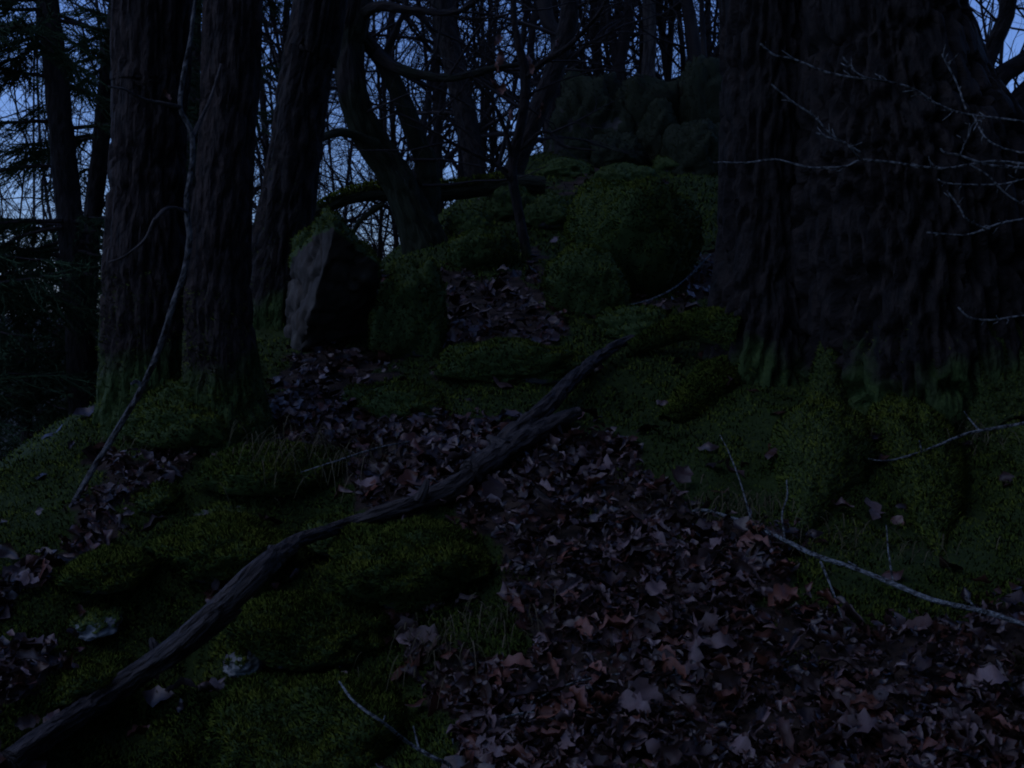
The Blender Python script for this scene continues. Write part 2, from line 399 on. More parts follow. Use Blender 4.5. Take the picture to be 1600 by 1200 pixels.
g |= (fbm(P * 9, 77, 2) > .42) & (RNG.random(len(P)) < .5)
g &= ~((fbm(P * 3.5, 78, 2) > .38) & (RNG.random(len(P)) < .75))
P = P[g]; Nn = gnormal(P[:, 0], P[:, 1])
P[:, 2] += .012 * np.maximum(0, fbm(P * 22, 79, 2)) * 2
Vb, Fb, ti = blades(P, Nn, .016 * np.clip(P[:, 1] / 3.2, 1, 2.2), .0024 * np.clip(P[:, 1] / 3, 1, 2.6))
ti = np.clip(ti * .8 + .3 * np.repeat(fbm(P * 5, 80, 2), 3), 0, 1)
o = link('moss_carpet', mesh_np('moss_carpet', Vb, [Fb], M_MOSS, True, ti, None, blades.N)); tag(o, 'green moss carpeting the slope between the rocks and roots', 'moss', kind='stuff')

# ------------------------------------------------------------------ boulders
_bm = bmesh.new(); bmesh.ops.create_icosphere(_bm, subdivisions=5, radius=1)
ICO = np.array([v.co[:] for v in _bm.verts]); ICOF = np.array([[v.index for v in f.verts] for f in _bm.faces]); _bm.free()
_bm = bmesh.new(); bmesh.ops.create_icosphere(_bm, subdivisions=4, radius=1)
ICO4 = np.array([v.co[:] for v in _bm.verts]); ICO4F = np.array([[v.index for v in f.verts] for f in _bm.faces]); _bm.free()
def boulder(name, label, cat, cx, by, ty, hw, rd, seed, under=0.0, sq=.92, bare=-.35, rough=.2, group=None, pale=False, mossn=.85, bare_side=None, dull=False):
    p0 = hit(cx, by); d = p0[1] + rd * .9
    rx, rz = ray(cx, ty); c = np.array([rx * d, d, 0.]); c[2] = gz1(c[0], c[1])
    w = hw * p0[1] / F; ztop = CAMZ + rz * d; h = max(ztop - c[2], .6 * min(w, rd)); c[2] = ztop - h
    V = np.sign(ICO) * np.abs(ICO) ** sq
    V = V / np.linalg.norm(V, axis=1)[:, None] ** .35
    n1 = fbm(ICO * 1.3 + seed, seed, 2); n2 = fbm(ICO * 4.5 + seed, seed + 3, 3); n3 = fbm(ICO * 14 + seed, seed + 5, 2)
    V = V * (1 + rough * 1.6 * n1 + rough * .75 * n2 + rough * .3 * n3)[:, None]
    V[:, 2] /= max(V[:, 2].max(), .3)
    if under:
        zz = np.clip(V[:, 2], -1, 1); s = 1 - under * np.clip(.55 - zz, 0, 1.2); V[:, :2] *= s[:, None]
    V = V * np.array([w, rd, h]) + c
    low = V[:, 2] < c[2]; V[low, 2] = c[2] - (c[2] - V[low, 2]) * .6
    t = thing(name, label, cat, (c[0], c[1], c[2]), group)
    Nrm = ICO / np.array([w, rd, h]); Nrm /= np.linalg.norm(Nrm, axis=1)[:, None]
    cover = (Nrm[:, 2] + .9 * n2 + .3 - bare * 1.2) > 0
    if bare_side is not None: cover &= (Nrm @ np.array(bare_side)) < .45 + .5 * n2
    mb = MB(); mb.add(V, ICOF); part('rock', mb, M_CRAG if dull else M_PALE if pale else M_ROCK, t, True, cover.astype(float))
    if mossn > 0:
        cf = cover[ICOF].all(1)
        if cf.sum() > 50:
            nb = int(mossn * hw * 2 * max(by - ty, 40)); nb = max(1500, min(nb, 52000))
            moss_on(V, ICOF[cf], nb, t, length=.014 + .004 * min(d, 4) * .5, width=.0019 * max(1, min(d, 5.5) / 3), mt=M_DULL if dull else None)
    return t
boulder('mossy_boulder', 'large moss-covered boulder at the bottom edge below the long fallen branch', 'boulder', 500, 1075, 930, 165, .2, 3, bare=.0, under=.4)
boulder('mossy_boulder', 'wide moss mound cut by the bottom edge, left of the lower litter', 'boulder', 485, 1225, 1060, 188, .24, 5, under=.35)
boulder('mossy_boulder', 'broad rounded moss cushion boulder beside the lower leaf litter, right of the branch', 'boulder', 640, 1000, 818, 162, .24, 8, under=.38)
boulder('mossy_boulder', 'dark mossy boulder behind the fallen branch at lower left', 'boulder', 345, 965, 808, 135, .2, 13, under=.4)
boulder('mossy_boulder', 'mossy ledge rock with bare grey underside at the left below the leaf litter', 'boulder', 165, 985, 866, 75, .15, 17, under=.5, bare=.15)
boulder('mossy_boulder', 'small bright green moss knob under the twin trunks', 'boulder', 247, 812, 757, 36, .09, 21)
boulder('mossy_boulder', 'low mossy rock under the fallen branch at the bottom left corner', 'boulder', 110, 1140, 1035, 95, .18, 27, under=.4)
boulder('mossy_boulder', 'small moss hump where the fallen branch dips out of sight', 'boulder', 535, 865, 806, 60, .13, 29)
boulder('mossy_hummock', 'grass-fringed mossy hummock in front of the twin trunks', 'hummock', 420, 810, 692, 122, .2, 33, under=.42)
boulder('mossy_boulder', 'tall mossy boulder with a dark overhang left of the great oak', 'boulder', 995, 478, 281, 128, .42, 39, under=.6, rough=.14, sq=.95)
boulder('mossy_boulder', 'rounded mossy lobe of rock in front of the overhanging boulder', 'boulder', 915, 500, 380, 78, .28, 41, rough=.15, under=.3)
boulder('mossy_boulder', 'round mossy boulder at the top of the leafy path beside the curved tree', 'boulder', 753, 428, 355, 62, .22, 45, under=.3, rough=.15)
boulder('mossy_boulder', 'squat mossy boulder right of the pointed standing stone', 'boulder', 640, 560, 403, 58, .2, 49, bare=-.1, under=.0, sq=.75)
boulder('mossy_hummock', 'mossy root mound joining the feet of the twin trunks', 'hummock', 300, 715, 588, 105, .2, 35)
boulder('mossy_hummock', 'long low mossy swell crossing the slope below the leafy path', 'hummock', 800, 605, 528, 125, .2, 53, rough=.2)
boulder('mossy_hummock', 'low mossy swell in the middle of the leaf litter left of centre', 'hummock', 620, 655, 598, 90, .16, 57, rough=.2)
boulder('mossy_hummock', 'small mossy swell between the overhanging boulder and the oak root', 'hummock', 1000, 535, 478, 72, .2, 61, rough=.2)
boulder('mossy_hummock', 'yellow-green moss hump behind the round boulder near the thin sapling', 'hummock', 862, 362, 300, 46, .25, 65)
boulder('mossy_hummock', 'flat moss pad at the head of the slope left of the crag foot', 'hummock', 880, 275, 247, 55, .3, 69)
boulder('mossy_hummock', 'moss pad on the slope just under the dark crag', 'hummock', 970, 285, 258, 62, .3, 73)
boulder('mossy_hummock', 'moss pad on the slope touching the left edge of the great oak', 'hummock', 1080, 270, 230, 62, .3, 75)
boulder('mossy_hummock', 'moss hump at the end of the low mossy bough', 'hummock', 800, 345, 278, 45, .25, 79)
boulder('mossy_rock', 'small mossy rock sitting behind the round boulder', 'rock', 735, 372, 325, 34, .2, 81)
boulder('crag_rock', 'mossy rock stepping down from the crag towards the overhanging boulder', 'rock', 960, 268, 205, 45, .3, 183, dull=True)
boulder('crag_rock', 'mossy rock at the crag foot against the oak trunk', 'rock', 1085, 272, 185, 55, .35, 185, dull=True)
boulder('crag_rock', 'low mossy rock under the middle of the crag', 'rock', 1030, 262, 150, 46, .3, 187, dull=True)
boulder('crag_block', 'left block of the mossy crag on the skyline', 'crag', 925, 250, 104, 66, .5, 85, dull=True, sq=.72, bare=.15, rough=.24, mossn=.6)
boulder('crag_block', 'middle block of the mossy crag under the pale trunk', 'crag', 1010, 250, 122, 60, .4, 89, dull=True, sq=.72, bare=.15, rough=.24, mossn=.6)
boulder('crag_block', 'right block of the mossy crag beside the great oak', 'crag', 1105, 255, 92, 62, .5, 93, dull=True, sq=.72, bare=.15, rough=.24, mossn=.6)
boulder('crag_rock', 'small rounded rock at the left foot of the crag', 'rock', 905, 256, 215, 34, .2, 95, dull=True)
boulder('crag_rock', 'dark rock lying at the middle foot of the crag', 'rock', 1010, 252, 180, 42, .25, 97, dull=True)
boulder('lichened_stone', 'pale lichened stone under the grassy hummock', 'stone', 352, 822, 786, 46, .1, 99, pale=True, mossn=0.1, bare=.8)
boulder('lichened_stone', 'pale lichened stone showing below the branch, left side of the bottom boulder', 'stone', 385, 1068, 1005, 34, .1, 101, pale=True, mossn=.05, bare=.9)
boulder('lichened_stone', 'grey stone half buried under the mossy ledge at lower left', 'stone', 150, 1015, 950, 46, .1, 103, pale=True, mossn=.1, bare=.8)

# the pointed standing stone
def hullstone():
    pts = [at(441, 560, 4.5), at(462, 570, 4.32), at(560, 560, 4.72), at(590, 556, 4.8), at(440, 555, 4.9),
           at(461, 374, 4.42), at(500, 336, 4.2), at(513, 324, 4.16), at(523, 356, 4.06), at(592, 410, 4.2), at(588, 405, 4.55), at(515, 338, 4.5), at(462, 377, 4.7)]
    bm = bmesh.new()
    for p in pts: bm.verts.new(p)
    r = bmesh.ops.convex_hull(bm, input=bm.verts)
    bmesh.ops.delete(bm, geom=[g for g in r['geom_interior'] if isinstance(g, bmesh.types.BMVert)], context='VERTS')
    bmesh.ops.triangulate(bm, faces=bm.faces)
    for _ in range(5): bmesh.ops.subdivide_edges(bm, edges=[e for e in bm.edges if e.calc_length() > .022], cuts=1, use_grid_fill=False); bmesh.ops.triangulate(bm, faces=bm.faces)
    bmesh.ops.recalc_face_normals(bm, faces=bm.faces); bm.normal_update(); bm.verts.index_update()
    V = np.array([v.co[:] for v in bm.verts]); N = np.array([v.normal[:] for v in bm.verts]); Fc = np.array([[v.index for v in f.verts] for f in bm.faces]); bm.free()
    n1 = fbm(V * 7, 201, 3); ch = np.abs(fbm(V * 9, 205, 2)); V = V + N * (.022 * n1 - .03 * np.maximum(0, .12 - ch) / .12 + .010 * fbm(V * 32, 202, 2))[:, None]
    base = hit(515, 560); t = thing('standing_stone', 'pointed grey standing stone with a moss-edged top leaning by the trunks', 'stone', base)
    top = np.interp(project(V)[0], [440, 461, 503, 520, 590, 600], [380, 372, 334, 328, 408, 420]); edge = project(V)[1] - top
    cover = ((edge < 26 + 18 * n1) & (N[:, 2] > -.5)) | ((n1 > .22) & (edge < 120)) | (n1 > .5)
    mb = MB(); mb.add(V, Fc); part('rock', mb, M_STONE, t, True, cover.astype(float))
    moss_on(V, Fc[cover[Fc].all(1)], 7000, t, .022, .0026)
hullstone()

# ------------------------------------------------------------------ trees
def pxpath(pts, n, d0=None):
    """[(px, py, half width px, depth)] -> centre line and radii in metres"""
    A = np.array([[*at(p[0], p[1], p[3]), p[2] * p[3] / F] for p in pts]); Q = spline(A, n); return Q[:, :3], np.maximum(Q[:, 3], .002)
def grow(mb, p, d, L, r, lev, rng, seg=4, kids=(5, 4, 4), spread=.9, up=.15, wob=.16, tip=.25):
    n = max(4, int(L / .12) if lev == 0 else 5); n = min(n, 12)
    P = [np.array(p, float)]; d = np.array(d, float); d /= np.linalg.norm(d)
    for _ in range(n - 1):
        d = d + rng.normal(0, wob, 3) + np.array([0, 0, up * .3]); d /= np.linalg.norm(d); P.append(P[-1] + d * L / (n - 1))
    P = np.array(P); R = r * np.linspace(1, tip, n)
    V, Fq = tube(P, R, seg); mb.add(V, Fq, tube.G)
    if lev < len(kids):
        for k in range(kids[lev]):
            t = rng.uniform(.2, .98); i = min(int(t * (n - 1)), n - 2); q = P[i] + (P[i + 1] - P[i]) * (t * (n - 1) - i)
            T = P[i + 1] - P[i]; T /= np.linalg.norm(T)
            s = rng.normal(0, 1, 3); s -= (s @ T) * T; s /= np.linalg.norm(s)
            grow(mb, q, T * (1 - .45 * spread) + s * spread, L * rng.uniform(.35, .62), R[i] * rng.uniform(.4, .65), lev + 1, rng, 3, kids, spread, up, wob * 1.15, tip)
def trunk_part(name, t, pts, n, seg, mt, freq=26, depth=.07, seed=1, lump=.05, flare=None):
    P, R = pxpath(pts, n); f0 = bark_disp(R, freq, depth, seed, lump)
    z0 = P[0][2]
    def dd(Q, th, ring):
        f = f0(Q, th, ring)
        if flare:
            k = np.exp(-np.maximum(P[ring, 2] - z0, 0) / flare[0]); f = f + k * flare[1] * (.5 + .5 * np.cos(flare[2] * th + seed + 1.5 * np.sin(th * 2 + seed)))
        return f
    mb = MB(); V, Fq = tube(P, R, seg, dd); mb.add(V, Fq, tube.G); part(name, mb, mt, t); return P, R, V, Fq
def crown(t, p, r, rng, n=7, L=2.2, name='branches', mt=None, kids=(5, 4), up=.1, hz=.5, seg=5):
    """bare limbs above the picture's top edge"""
    mb = MB()
    for k in range(n):
        a = rng.uniform(0, 6.283); grow(mb, np.array(p) + np.array([0, 0, rng.uniform(-.6, .3)]), (math.cos(a), math.sin(a), rng.uniform(hz, 1.2)), L * rng.uniform(.7, 1.2), r * rng.uniform(.3, .55), 0, rng, seg, kids, .8, up)
    part(name, mb, mt or M_FAR, t)
def big_tree(name, label, pts, mt, n, seg, seed, top=5.0, flare=(.22, .45, 5), freq=42, depth=.11, lump=.05, sink=.25, mossn=6000, mossh=.7, crownn=7, cat='tree'):
    d0 = pts[0][3]; base = at(pts[0][0], pts[0][1], d0); g = gz1(base[0], base[1]); base[2] = g
    t = thing(name, label, cat, base)
    # continue up, out of the picture
    a, b = pts[-2], pts[-1]; sl_ = (b[0] - a[0]) / (a[1] - b[1])
    hpx = top * F / b[3]
    ext = [(b[0] + sl_ * hpx * .5 * .6, b[1] - hpx * .5, b[2] * .8, b[3]), (b[0] + sl_ * hpx * .7, b[1] - hpx, b[2] * .4, b[3])]
    full = [(pts[0][0], pts[0][1] + sink * F / d0, pts[0][2] * 1.05, d0)] + list(pts) + ext
    P, R, V, Fq = trunk_part('trunk', t, full, n, seg, mt, freq, depth, seed, lump, flare)
    rng = np.random.default_rng(seed)
    crown(t, P[-1], R[-1] * 2.2, rng, crownn, 2.4); crown(t, P[int(n * .8)], R[int(n * .8)] * .9, rng, 3, 1.8)
    if mossn:
        cz = V[Fq].mean(1)[:, 2]; k = (cz < g + mossh) & (cz > g - .05)
        def mk(Q, N): return RNG.random(len(Q)) < np.clip(1.15 - (Q[:, 2] - g) / mossh + .5 * fbm(Q * 6, seed, 2), 0, 1)
        moss_on(V, Fq[k], mossn, t, .02, .0024, mk)
    return t, P, R
tA, PA, RA = big_tree('tree', 'stout brown-barked tree with flared mossy foot, left of the twin trunks',
    [(232, 690, 80, 3.62), (230, 600, 68, 3.62), (229, 450, 64, 3.62), (229, 300, 58, 3.62), (234, 150, 53, 3.62), (237, 0, 55, 3.62)], M_BARK, 240, 96, 11, mossn=9000, mossh=.5)
tB, PB, RB = big_tree('tree', 'slimmer straight tree with mossy foot, right one of the twin trunks',
    [(352, 700, 72, 3.5), (348, 600, 56, 3.5), (342, 480, 48, 3.5), (345, 350, 43, 3.5), (355, 200, 40, 3.5), (364, 0, 42, 3.5)], M_BARK, 220, 84, 12, mossn=12000, mossh=.45, flare=(.25, .7, 4))
tC, PC, RC = big_tree('tree', 'dark tree leaning right, standing behind the pointed stone',
    [(425, 560, 62, 4.75), (435, 420, 48, 4.75), (452, 300, 42, 4.75), (468, 180, 39, 4.75), (484, 80, 38, 4.75), (500, 0, 40, 4.75)], M_OAK, 200, 72, 13, mossn=2500)
# curved, mossy tree behind the stone
base = at(672, 425, 6.1); base[2] = gz1(base[0], base[1])
tD = thing('crooked_tree', 'crooked mossy tree curving left behind the pointed stone', 'tree', base)
trunk_part('trunk', tD, [(a, b, c * .84, d) for a, b, c, d in [(690, 520, 50, 6.1), (675, 420, 44, 6.1), (650, 345, 36, 6.1), (615, 270, 32, 6.1), (578, 215, 30, 6.05), (552, 150, 26, 6.0), (545, 80, 27, 6.0), (552, 0, 32, 6.0), (560, -200, 28, 6.0), (540, -700, 20, 6.0), (560, -1100, 8, 6.0)]], 200, 48, M_MOSSBARK, 34, .14, 21, .07)
trunk_part('stem', tD, [(a, b, c * .84, d) for a, b, c, d in [(660, 350, 28, 6.2), (668, 270, 24, 6.2), (650, 215, 18, 6.15), (625, 150, 16, 6.1), (600, 100, 15, 6.1), (572, 66, 14, 6.05), (548, 40, 12, 6.0)]], 90, 24, M_MOSSBARK, 34, .14, 22, .06)
trunk_part('bough', tD, [(a, b, c * .84, d) for a, b, c, d in [(590, 84, 12, 6.05), (620, 106, 10, 6.0), (660, 117, 9, 5.95), (700, 122, 8, 5.9), (740, 115, 7, 5.85), (780, 104, 6, 5.8), (815, 101, 4, 5.78)]], 70, 14, M_MOSSBARK, 34, .14, 23, .06)
trunk_part('bough', tD, [(a, b, c * .84, d) for a, b, c, d in [(556, 30, 12, 6.0), (590, 10, 10, 5.9), (640, 16, 8, 5.85), (690, 20, 6, 5.8), (730, 12, 5, 5.75), (790, -40, 4, 5.7)]], 60, 12, M_MOSSBARK, 34, .14, 24, .06)
trunk_part('bough', tD, [(a, b, c * .84, d) for a, b, c, d in [(590, 225, 9, 6.0), (540, 208, 8, 5.9), (505, 215, 7, 5.8), (470, 250, 4, 5.7)]], 40, 12, M_MOSSBARK, 34, .14, 25, .06)
trunk_part('bough', tD, [(a, b, c * .84, d) for a, b, c, d in [(600, 88, 8, 6.1), (622, 40, 6, 6.1), (636, 0, 5, 6.1), (650, -100, 3, 6.1)]], 40, 10, M_MOSSBARK, 34, .14, 26, .06)
rngD = np.random.default_rng(31); mb = MB()
for (px, py, dx, dz, dd) in [(612, 108, .8, -.3, 6), (660, 118, .7, .8, 5.95), (700, 122, .5, .9, 5.9), (740, 116, .9, -.5, 5.85), (640, 250, 1, .25, 6.1), (660, 290, 1, .1, 6.1), (556, 140, -.8, .2, 6), (600, 250, -.9, .3, 6.05), (560, 180, .9, .2, 6.0), (650, 215, .9, .6, 6.15), (640, 15, .5, -.6, 5.85), (690, 20, .6, -.5, 5.8), (560, 60, -.6, .8, 6.0)]:
    grow(mb, at(px, py, dd), (dx, -.2, dz), rngD.uniform(.5, .9), .009, 0, rngD, 4, (5, 4), .75, .0, .2)
part('twigs', mb, M_FAR, tD)
crown(tD, at(550, -900, 6), .08, rngD, 7, 2.4)
# low mossy bough lying from the crag side behind the crooked tree
p = hit(800, 300); tb = thing('fallen_bough', 'thick mossy bough lying level behind the crooked tree', 'fallen branch', p)
trunk_part('bough', tb, [(455, 345, 7, 6.35), (497, 330, 9, 6.4), (535, 312, 10, 6.45), (580, 302, 12, 6.5), (640, 303, 13, 6.55), (700, 300, 13, 6.6), (750, 293, 13, 6.62), (800, 288, 14, 6.62), (850, 290, 14, 6.65)], 110, 20, M_MOSSBARK, 24, .07, 28, .1)
trunk_part('side_branch', tb, [(600, 318, 5, 6.5), (575, 335, 4.5, 6.5), (558, 352, 4, 6.5), (545, 385, 3, 6.5)], 30, 8, M_MOSSBARK, 24, .05, 29, .08)
V, Fq = tube(*pxpath([(497, 326, 9, 6.4), (535, 307, 10, 6.45), (580, 297, 12, 6.5), (640, 298, 13, 6.55), (700, 295, 13, 6.6), (750, 288, 13, 6.62), (800, 283, 14, 6.62)], 60), 14)
moss_on(V, Fq, 9000, tb, .025, .004, lambda Q, N: N[:, 2] > .1)

def midtree(name, label, pts, n, seg, seed, mt, limbs=(), twigs=(), top=True, cat='tree', group=None, tw_len=(.5, 1.0), tw_r=.008, tmat=None):
    b = at(*pts[0][:2], pts[0][3]); b[2] = gz1(b[0], b[1]); t = thing(name, label, cat, b, group)
    P, R, V, Fq = trunk_part('trunk', t, pts, n, seg, mt, 24, .06, seed, .06)
    for l in limbs: trunk_part('limb', t, l, 36, max(8, seg // 2), mt, 24, .05, seed + 3, .06)
    rng = np.random.default_rng(seed); mb = MB()
    for (px, py, d, dx, dz) in twigs: grow(mb, at(px, py, d), (dx, rng.uniform(-.3, .3), dz), rng.uniform(*tw_len), tw_r, 0, rng, 4, (5, 4), .75, .05, .18)
    if mb.n: part('twigs', mb, tmat or M_FAR, t)
    if top: crown(t, P[-1], R[-1] * 1.5, rng, 6, 2.0)
    return t, P
# thin forked sapling at the top of the leafy path
tE, PE = midtree('sapling', 'thin forked sapling with a few rusty leaves, centre of the skyline', [(832, 440, 9, 5.65), (822, 390, 8, 5.65), (808, 320, 8, 5.65), (800, 270, 8, 5.65), (806, 230, 8, 5.65), (818, 170, 8, 5.65), (820, 110, 8, 5.65), (808, 60, 6, 5.65), (802, 0, 5, 5.65), (800, -200, 4, 5.65), (830, -500, 2, 5.65)], 110, 14, 41, M_OAK,
    limbs=[[(817, 125, 6, 5.65), (850, 96, 5.5, 5.6), (885, 75, 5, 5.55), (915, 45, 4, 5.5), (945, 5, 3.5, 5.45), (980, -80, 2, 5.4)],
           [(800, 255, 4, 5.65), (790, 205, 3.5, 5.6), (770, 160, 3, 5.55), (742, 125, 2.5, 5.5)],
           [(798, 270, 3.5, 5.65), (760, 250, 3, 5.6), (710, 225, 2.5, 5.55), (640, 185, 2, 5.5), (590, 168, 1.5, 5.45)],
           [(806, 240, 3.5, 5.65), (850, 205, 3, 5.6), (880, 228, 2.5, 5.55), (930, 235, 1.6, 5.5)],
           [(804, 290, 3, 5.65), (780, 262, 2.5, 5.6), (720, 200, 2.2, 5.6), (660, 170, 1.5, 5.6)]],
    twigs=[(850, 96, 5.6, .8, .3), (880, 78, 5.55, .9, .1), (900, 60, 5.5, .3, .9), (770, 160, 5.55, -.6, .6), (740, 240, 5.58, -.6, .5), (700, 222, 5.55, -.7, -.3), (820, 150, 5.65, .8, .6), (808, 60, 5.65, -.7, .6), (860, 208, 5.58, .8, .3)], tw_len=(.3, .6), tw_r=.006)
def leafmesh(name, mt, seed, n=9, curl=1.0):
    V, Fq = leafgeo(np.random.default_rng(seed), n, curl); return mesh_np(name, V, [Fq], mt, True, np.zeros(len(V)))
def leafgeo(rng, n=9, curl=1.0):
    t = np.linspace(0, 1, n); lob = 1 + .38 * np.cos(2 * math.pi * (3.5 * t + rng.uniform(-.08, .08)))
    hw = .30 * np.sin(math.pi * np.clip(t * .93 + .04, 0, 1)) ** .75 * lob; hw[0] = .012
    c1 = rng.uniform(-1.2, 1.4) * curl; c2 = rng.uniform(.1, .9) * curl * rng.choice([-1, 1], p=[.3, .7])
    ang = c1 * (t - .5); x = t - .5; zc = .35 * c1 * (x ** 2) * 1.2 + .05 * curl * np.sin(9 * t + rng.uniform(0, 6))
    rows = []
    for s, jit in ((-1, 1), (0, 0), (1, 1)):
        w = hw * s; rows.append(np.stack([x * np.cos(c1 * .3), w * np.cos(c2), zc + np.abs(w) * math.sin(c2) + jit * rng.normal(0, .018, n) * curl], -1))
    V = np.stack(rows, 1).reshape(-1, 3)
    i = np.arange(n - 1)[:, None] * 3 + np.arange(2)[None]; i = i.ravel()
    return V, np.stack([i, i + 1, i + 4, i + 3], -1)
for q, (px, py, s) in enumerate([(778, 62, .07), (783, 90, .08), (774, 104, .06), (772, 134, .08), (786, 140, .07), (832, 108, .06), (828, 92, .06), (798, 178, .07), (845, 168, .06), (842, 182, .05), (868, 66, .05)]):
    o = link('leaf', leafmesh('leaf', M_LEAVES[1], 300 + q, 9, 1.4), tE); p = at(px, py, 5.58) - np.array(tE.location)
    o.location = p; o.scale = (s, s, s); o.rotation_euler = (random.uniform(0, 6), random.uniform(.8, 2), random.uniform(0, 6))
midtree('tree', 'dark leaning tree rising right behind the thin sapling', [(770, 370, 20, 7.0), (790, 300, 18, 7.0), (825, 210, 16, 7.0), (862, 120, 15, 7.0), (884, 50, 14, 7.0), (890, 0, 14, 7.0), (900, -250, 10, 7.0), (880, -700, 5, 7.0)], 120, 20, 43, M_OAK,
    twigs=[(840, 180, 7, -.7, .7), (862, 120, 7, .8, .5), (880, 60, 7, -.8, .4), (888, 20, 7, .7, .6), (815, 240, 7, .8, .5)], tw_len=(.8, 1.4), tw_r=.014)
midtree('tree', 'dark straight tree leaning left behind the hanging bough', [(760, 420, 18, 8.2), (748, 320, 17, 8.2), (735, 220, 17, 8.2), (716, 130, 17, 8.2), (697, 50, 17, 8.2), (690, 0, 17, 8.2), (670, -250, 12, 8.2), (640, -700, 6, 8.2)], 120, 20, 44, M_OAK,
    twigs=[(735, 220, 8.2, .8, .6), (716, 130, 8.2, .9, .4), (700, 60, 8.2, -.8, .7), (697, 40, 8.2, .8, .7), (725, 180, 8.2, -.9, .3)], tw_len=(1, 1.6), tw_r=.016)
midtree('tree', 'pale-barked tree standing just behind the middle of the crag', [(1014, 170, 13, 10.3), (1013, 110, 11, 10.3), (1016, 50, 10, 10.3), (1014, 0, 10, 10.3), (1020, -200, 8, 10.3), (1010, -500, 4, 10.3)], 90, 16, 45, M_TWIG,
    twigs=[(1014, 60, 10.3, -.8, .7), (1016, 30, 10.3, .8, .6), (1014, 5, 10.3, -.6, .8)], tw_len=(1, 1.6), tw_r=.015)
midtree('tree', 'slim forked tree behind the left block of the crag', [(960, 170, 11, 10.6), (966, 110, 10, 10.6), (976, 60, 9, 10.6), (984, 0, 8, 10.6), (1000, -300, 5, 10.6)], 80, 14, 46, M_FAR,
    limbs=[[(966, 110, 7, 10.6), (956, 60, 6, 10.6), (948, 0, 5, 10.6), (940, -200, 3, 10.6)]], twigs=[(976, 60, 10.6, .8, .6), (956, 50, 10.6, -.8, .7), (948, 10, 10.6, -.7, .7)], tw_len=(1, 1.6), tw_r=.013)
midtree('tree', 'dark slim tree behind the right block of the crag', [(1088, 160, 12, 10.2), (1086, 90, 11, 10.2), (1078, 30, 10, 10.2), (1070, -40, 9, 10.2), (1060, -300, 5, 10.2)], 80, 14, 47, M_FAR,
    limbs=[[(1102, 110, 5, 10.0), (1098, 50, 4.5, 10.0), (1096, 0, 4, 10.0), (1094, -150, 3, 10)]], twigs=[(1086, 80, 10.2, -.8, .6), (1078, 30, 10.2, -.9, .4), (1090, 60, 10.2, .7, .7)], tw_len=(1, 1.5), tw_r=.013)
midtree('tree', 'straight dark tree behind the left end of the crag', [(862, 260, 14, 9.6), (866, 150, 13, 9.6), (872, 60, 12, 9.6), (850, 0, 11, 9.6), (845, -300, 7, 9.6)], 80, 14, 48, M_FAR,
    twigs=[(866, 150, 9.6, -.8, .6), (870, 90, 9.6, .8, .5), (872, 50, 9.6, -.8, .6)], tw_len=(1, 1.5), tw_r=.013)
# tree with heavy limbs beyond the oak on the right
midtree('limbed_tree', 'dark tree spreading heavy limbs behind the right side of the great oak', [(1560, 520, 50, 6.6), (1548, 380, 40, 6.6), (1545, 250, 34, 6.6), (1538, 150, 22, 6.6), (1535, 95, 14, 6.6)], 100, 22, 51, M_OAK,
    limbs=[[(1535, 115, 13, 6.6), (1550, 75, 12, 6.6), (1568, 35, 12, 6.6), (1576, 0, 12, 6.6), (1590, -150, 9, 6.6), (1560, -500, 4, 6.6)],
           [(1538, 150, 18, 6.6), (1565, 118, 15, 6.6), (1600, 95, 13, 6.6), (1680, 40, 11, 6.6), (1800, -80, 5, 6.6)],
           [(1545, 215, 22, 6.6), (1575, 180, 18, 6.6), (1600, 150, 17, 6.6), (1660, 100, 14, 6.6), (1760, 70, 6, 6.6)]],
    twigs=[(1555, 70, 6.6, -.7, .5), (1565, 40, 6.6, -.8, .7), (1576, 10, 6.6, .8, -.2), (1590, 95, 6.6, .3, .9), (1590, 98, 6.6, .4, .8), (1600, 150, 6.6, -.2, .9), (1580, 180, 6.6, .6, .5), (1560, 215, 6.6, .9, .1), (1600, 90, 6.6, .2, -.9), (1540, 100, 6.6, -.4, .9)], tw_len=(.5, .9), tw_r=.008, top=False)

# the great oak on the right
base = at(1400, 640, 4.0); base[2] = gz1(base[0], base[1])
tH = thing('great_oak', 'massive double-stemmed oak with mossy spreading roots filling the right', 'tree', base)
PH, RH, VH, FH = trunk_part('trunk', tH, [(1450, 800, 220, 4.05), (1446, 640, 205, 4.05), (1436, 500, 190, 4.05), (1426, 350, 180, 4.05), (1416, 250, 168, 4.05), (1396, 160, 140, 4.05), (1386, 80, 126, 4.05), (1378, 0, 117, 4.05), (1380, -300, 134, 4.05), (1400, -900, 110, 4.05), (1420, -1600, 60, 4.05)], 340, 220, M_OAK, 28, .09, 61, .035, (.35, .26, 6))
PG, RG, VG, FG = trunk_part('stem', tH, [(1190, 700, 105, 4.2), (1190, 600, 92, 4.2), (1192, 480, 78, 4.2), (1194, 380, 68, 4.2), (1196, 200, 66, 4.2), (1194, 0, 66, 4.2), (1180, -400, 60, 4.2), (1140, -1100, 40, 4.2), (1100, -1600, 16, 4.2)], 300, 120, M_OAK, 30, .13, 62, .04, (.2, .3, 5))
g0 = gz1(1.3, 3.7)
for VV, FF, nn in ((VH, FH, 16000), (VG, FG, 6000)):
    cz = VV[FF].mean(1); k = (cz[:, 2] < g0 + .45) & (cz[:, 1] < 4.25) & (cz[:, 2] > g0 - .2)
    moss_on(VV, FF[k], nn, tH, .02, .0024, lambda Q, N: RNG.random(len(Q)) < np.clip(.9 - (Q[:, 2] - g0) / .4 + .8 * fbm(Q * 5, 63, 2), 0, 1))
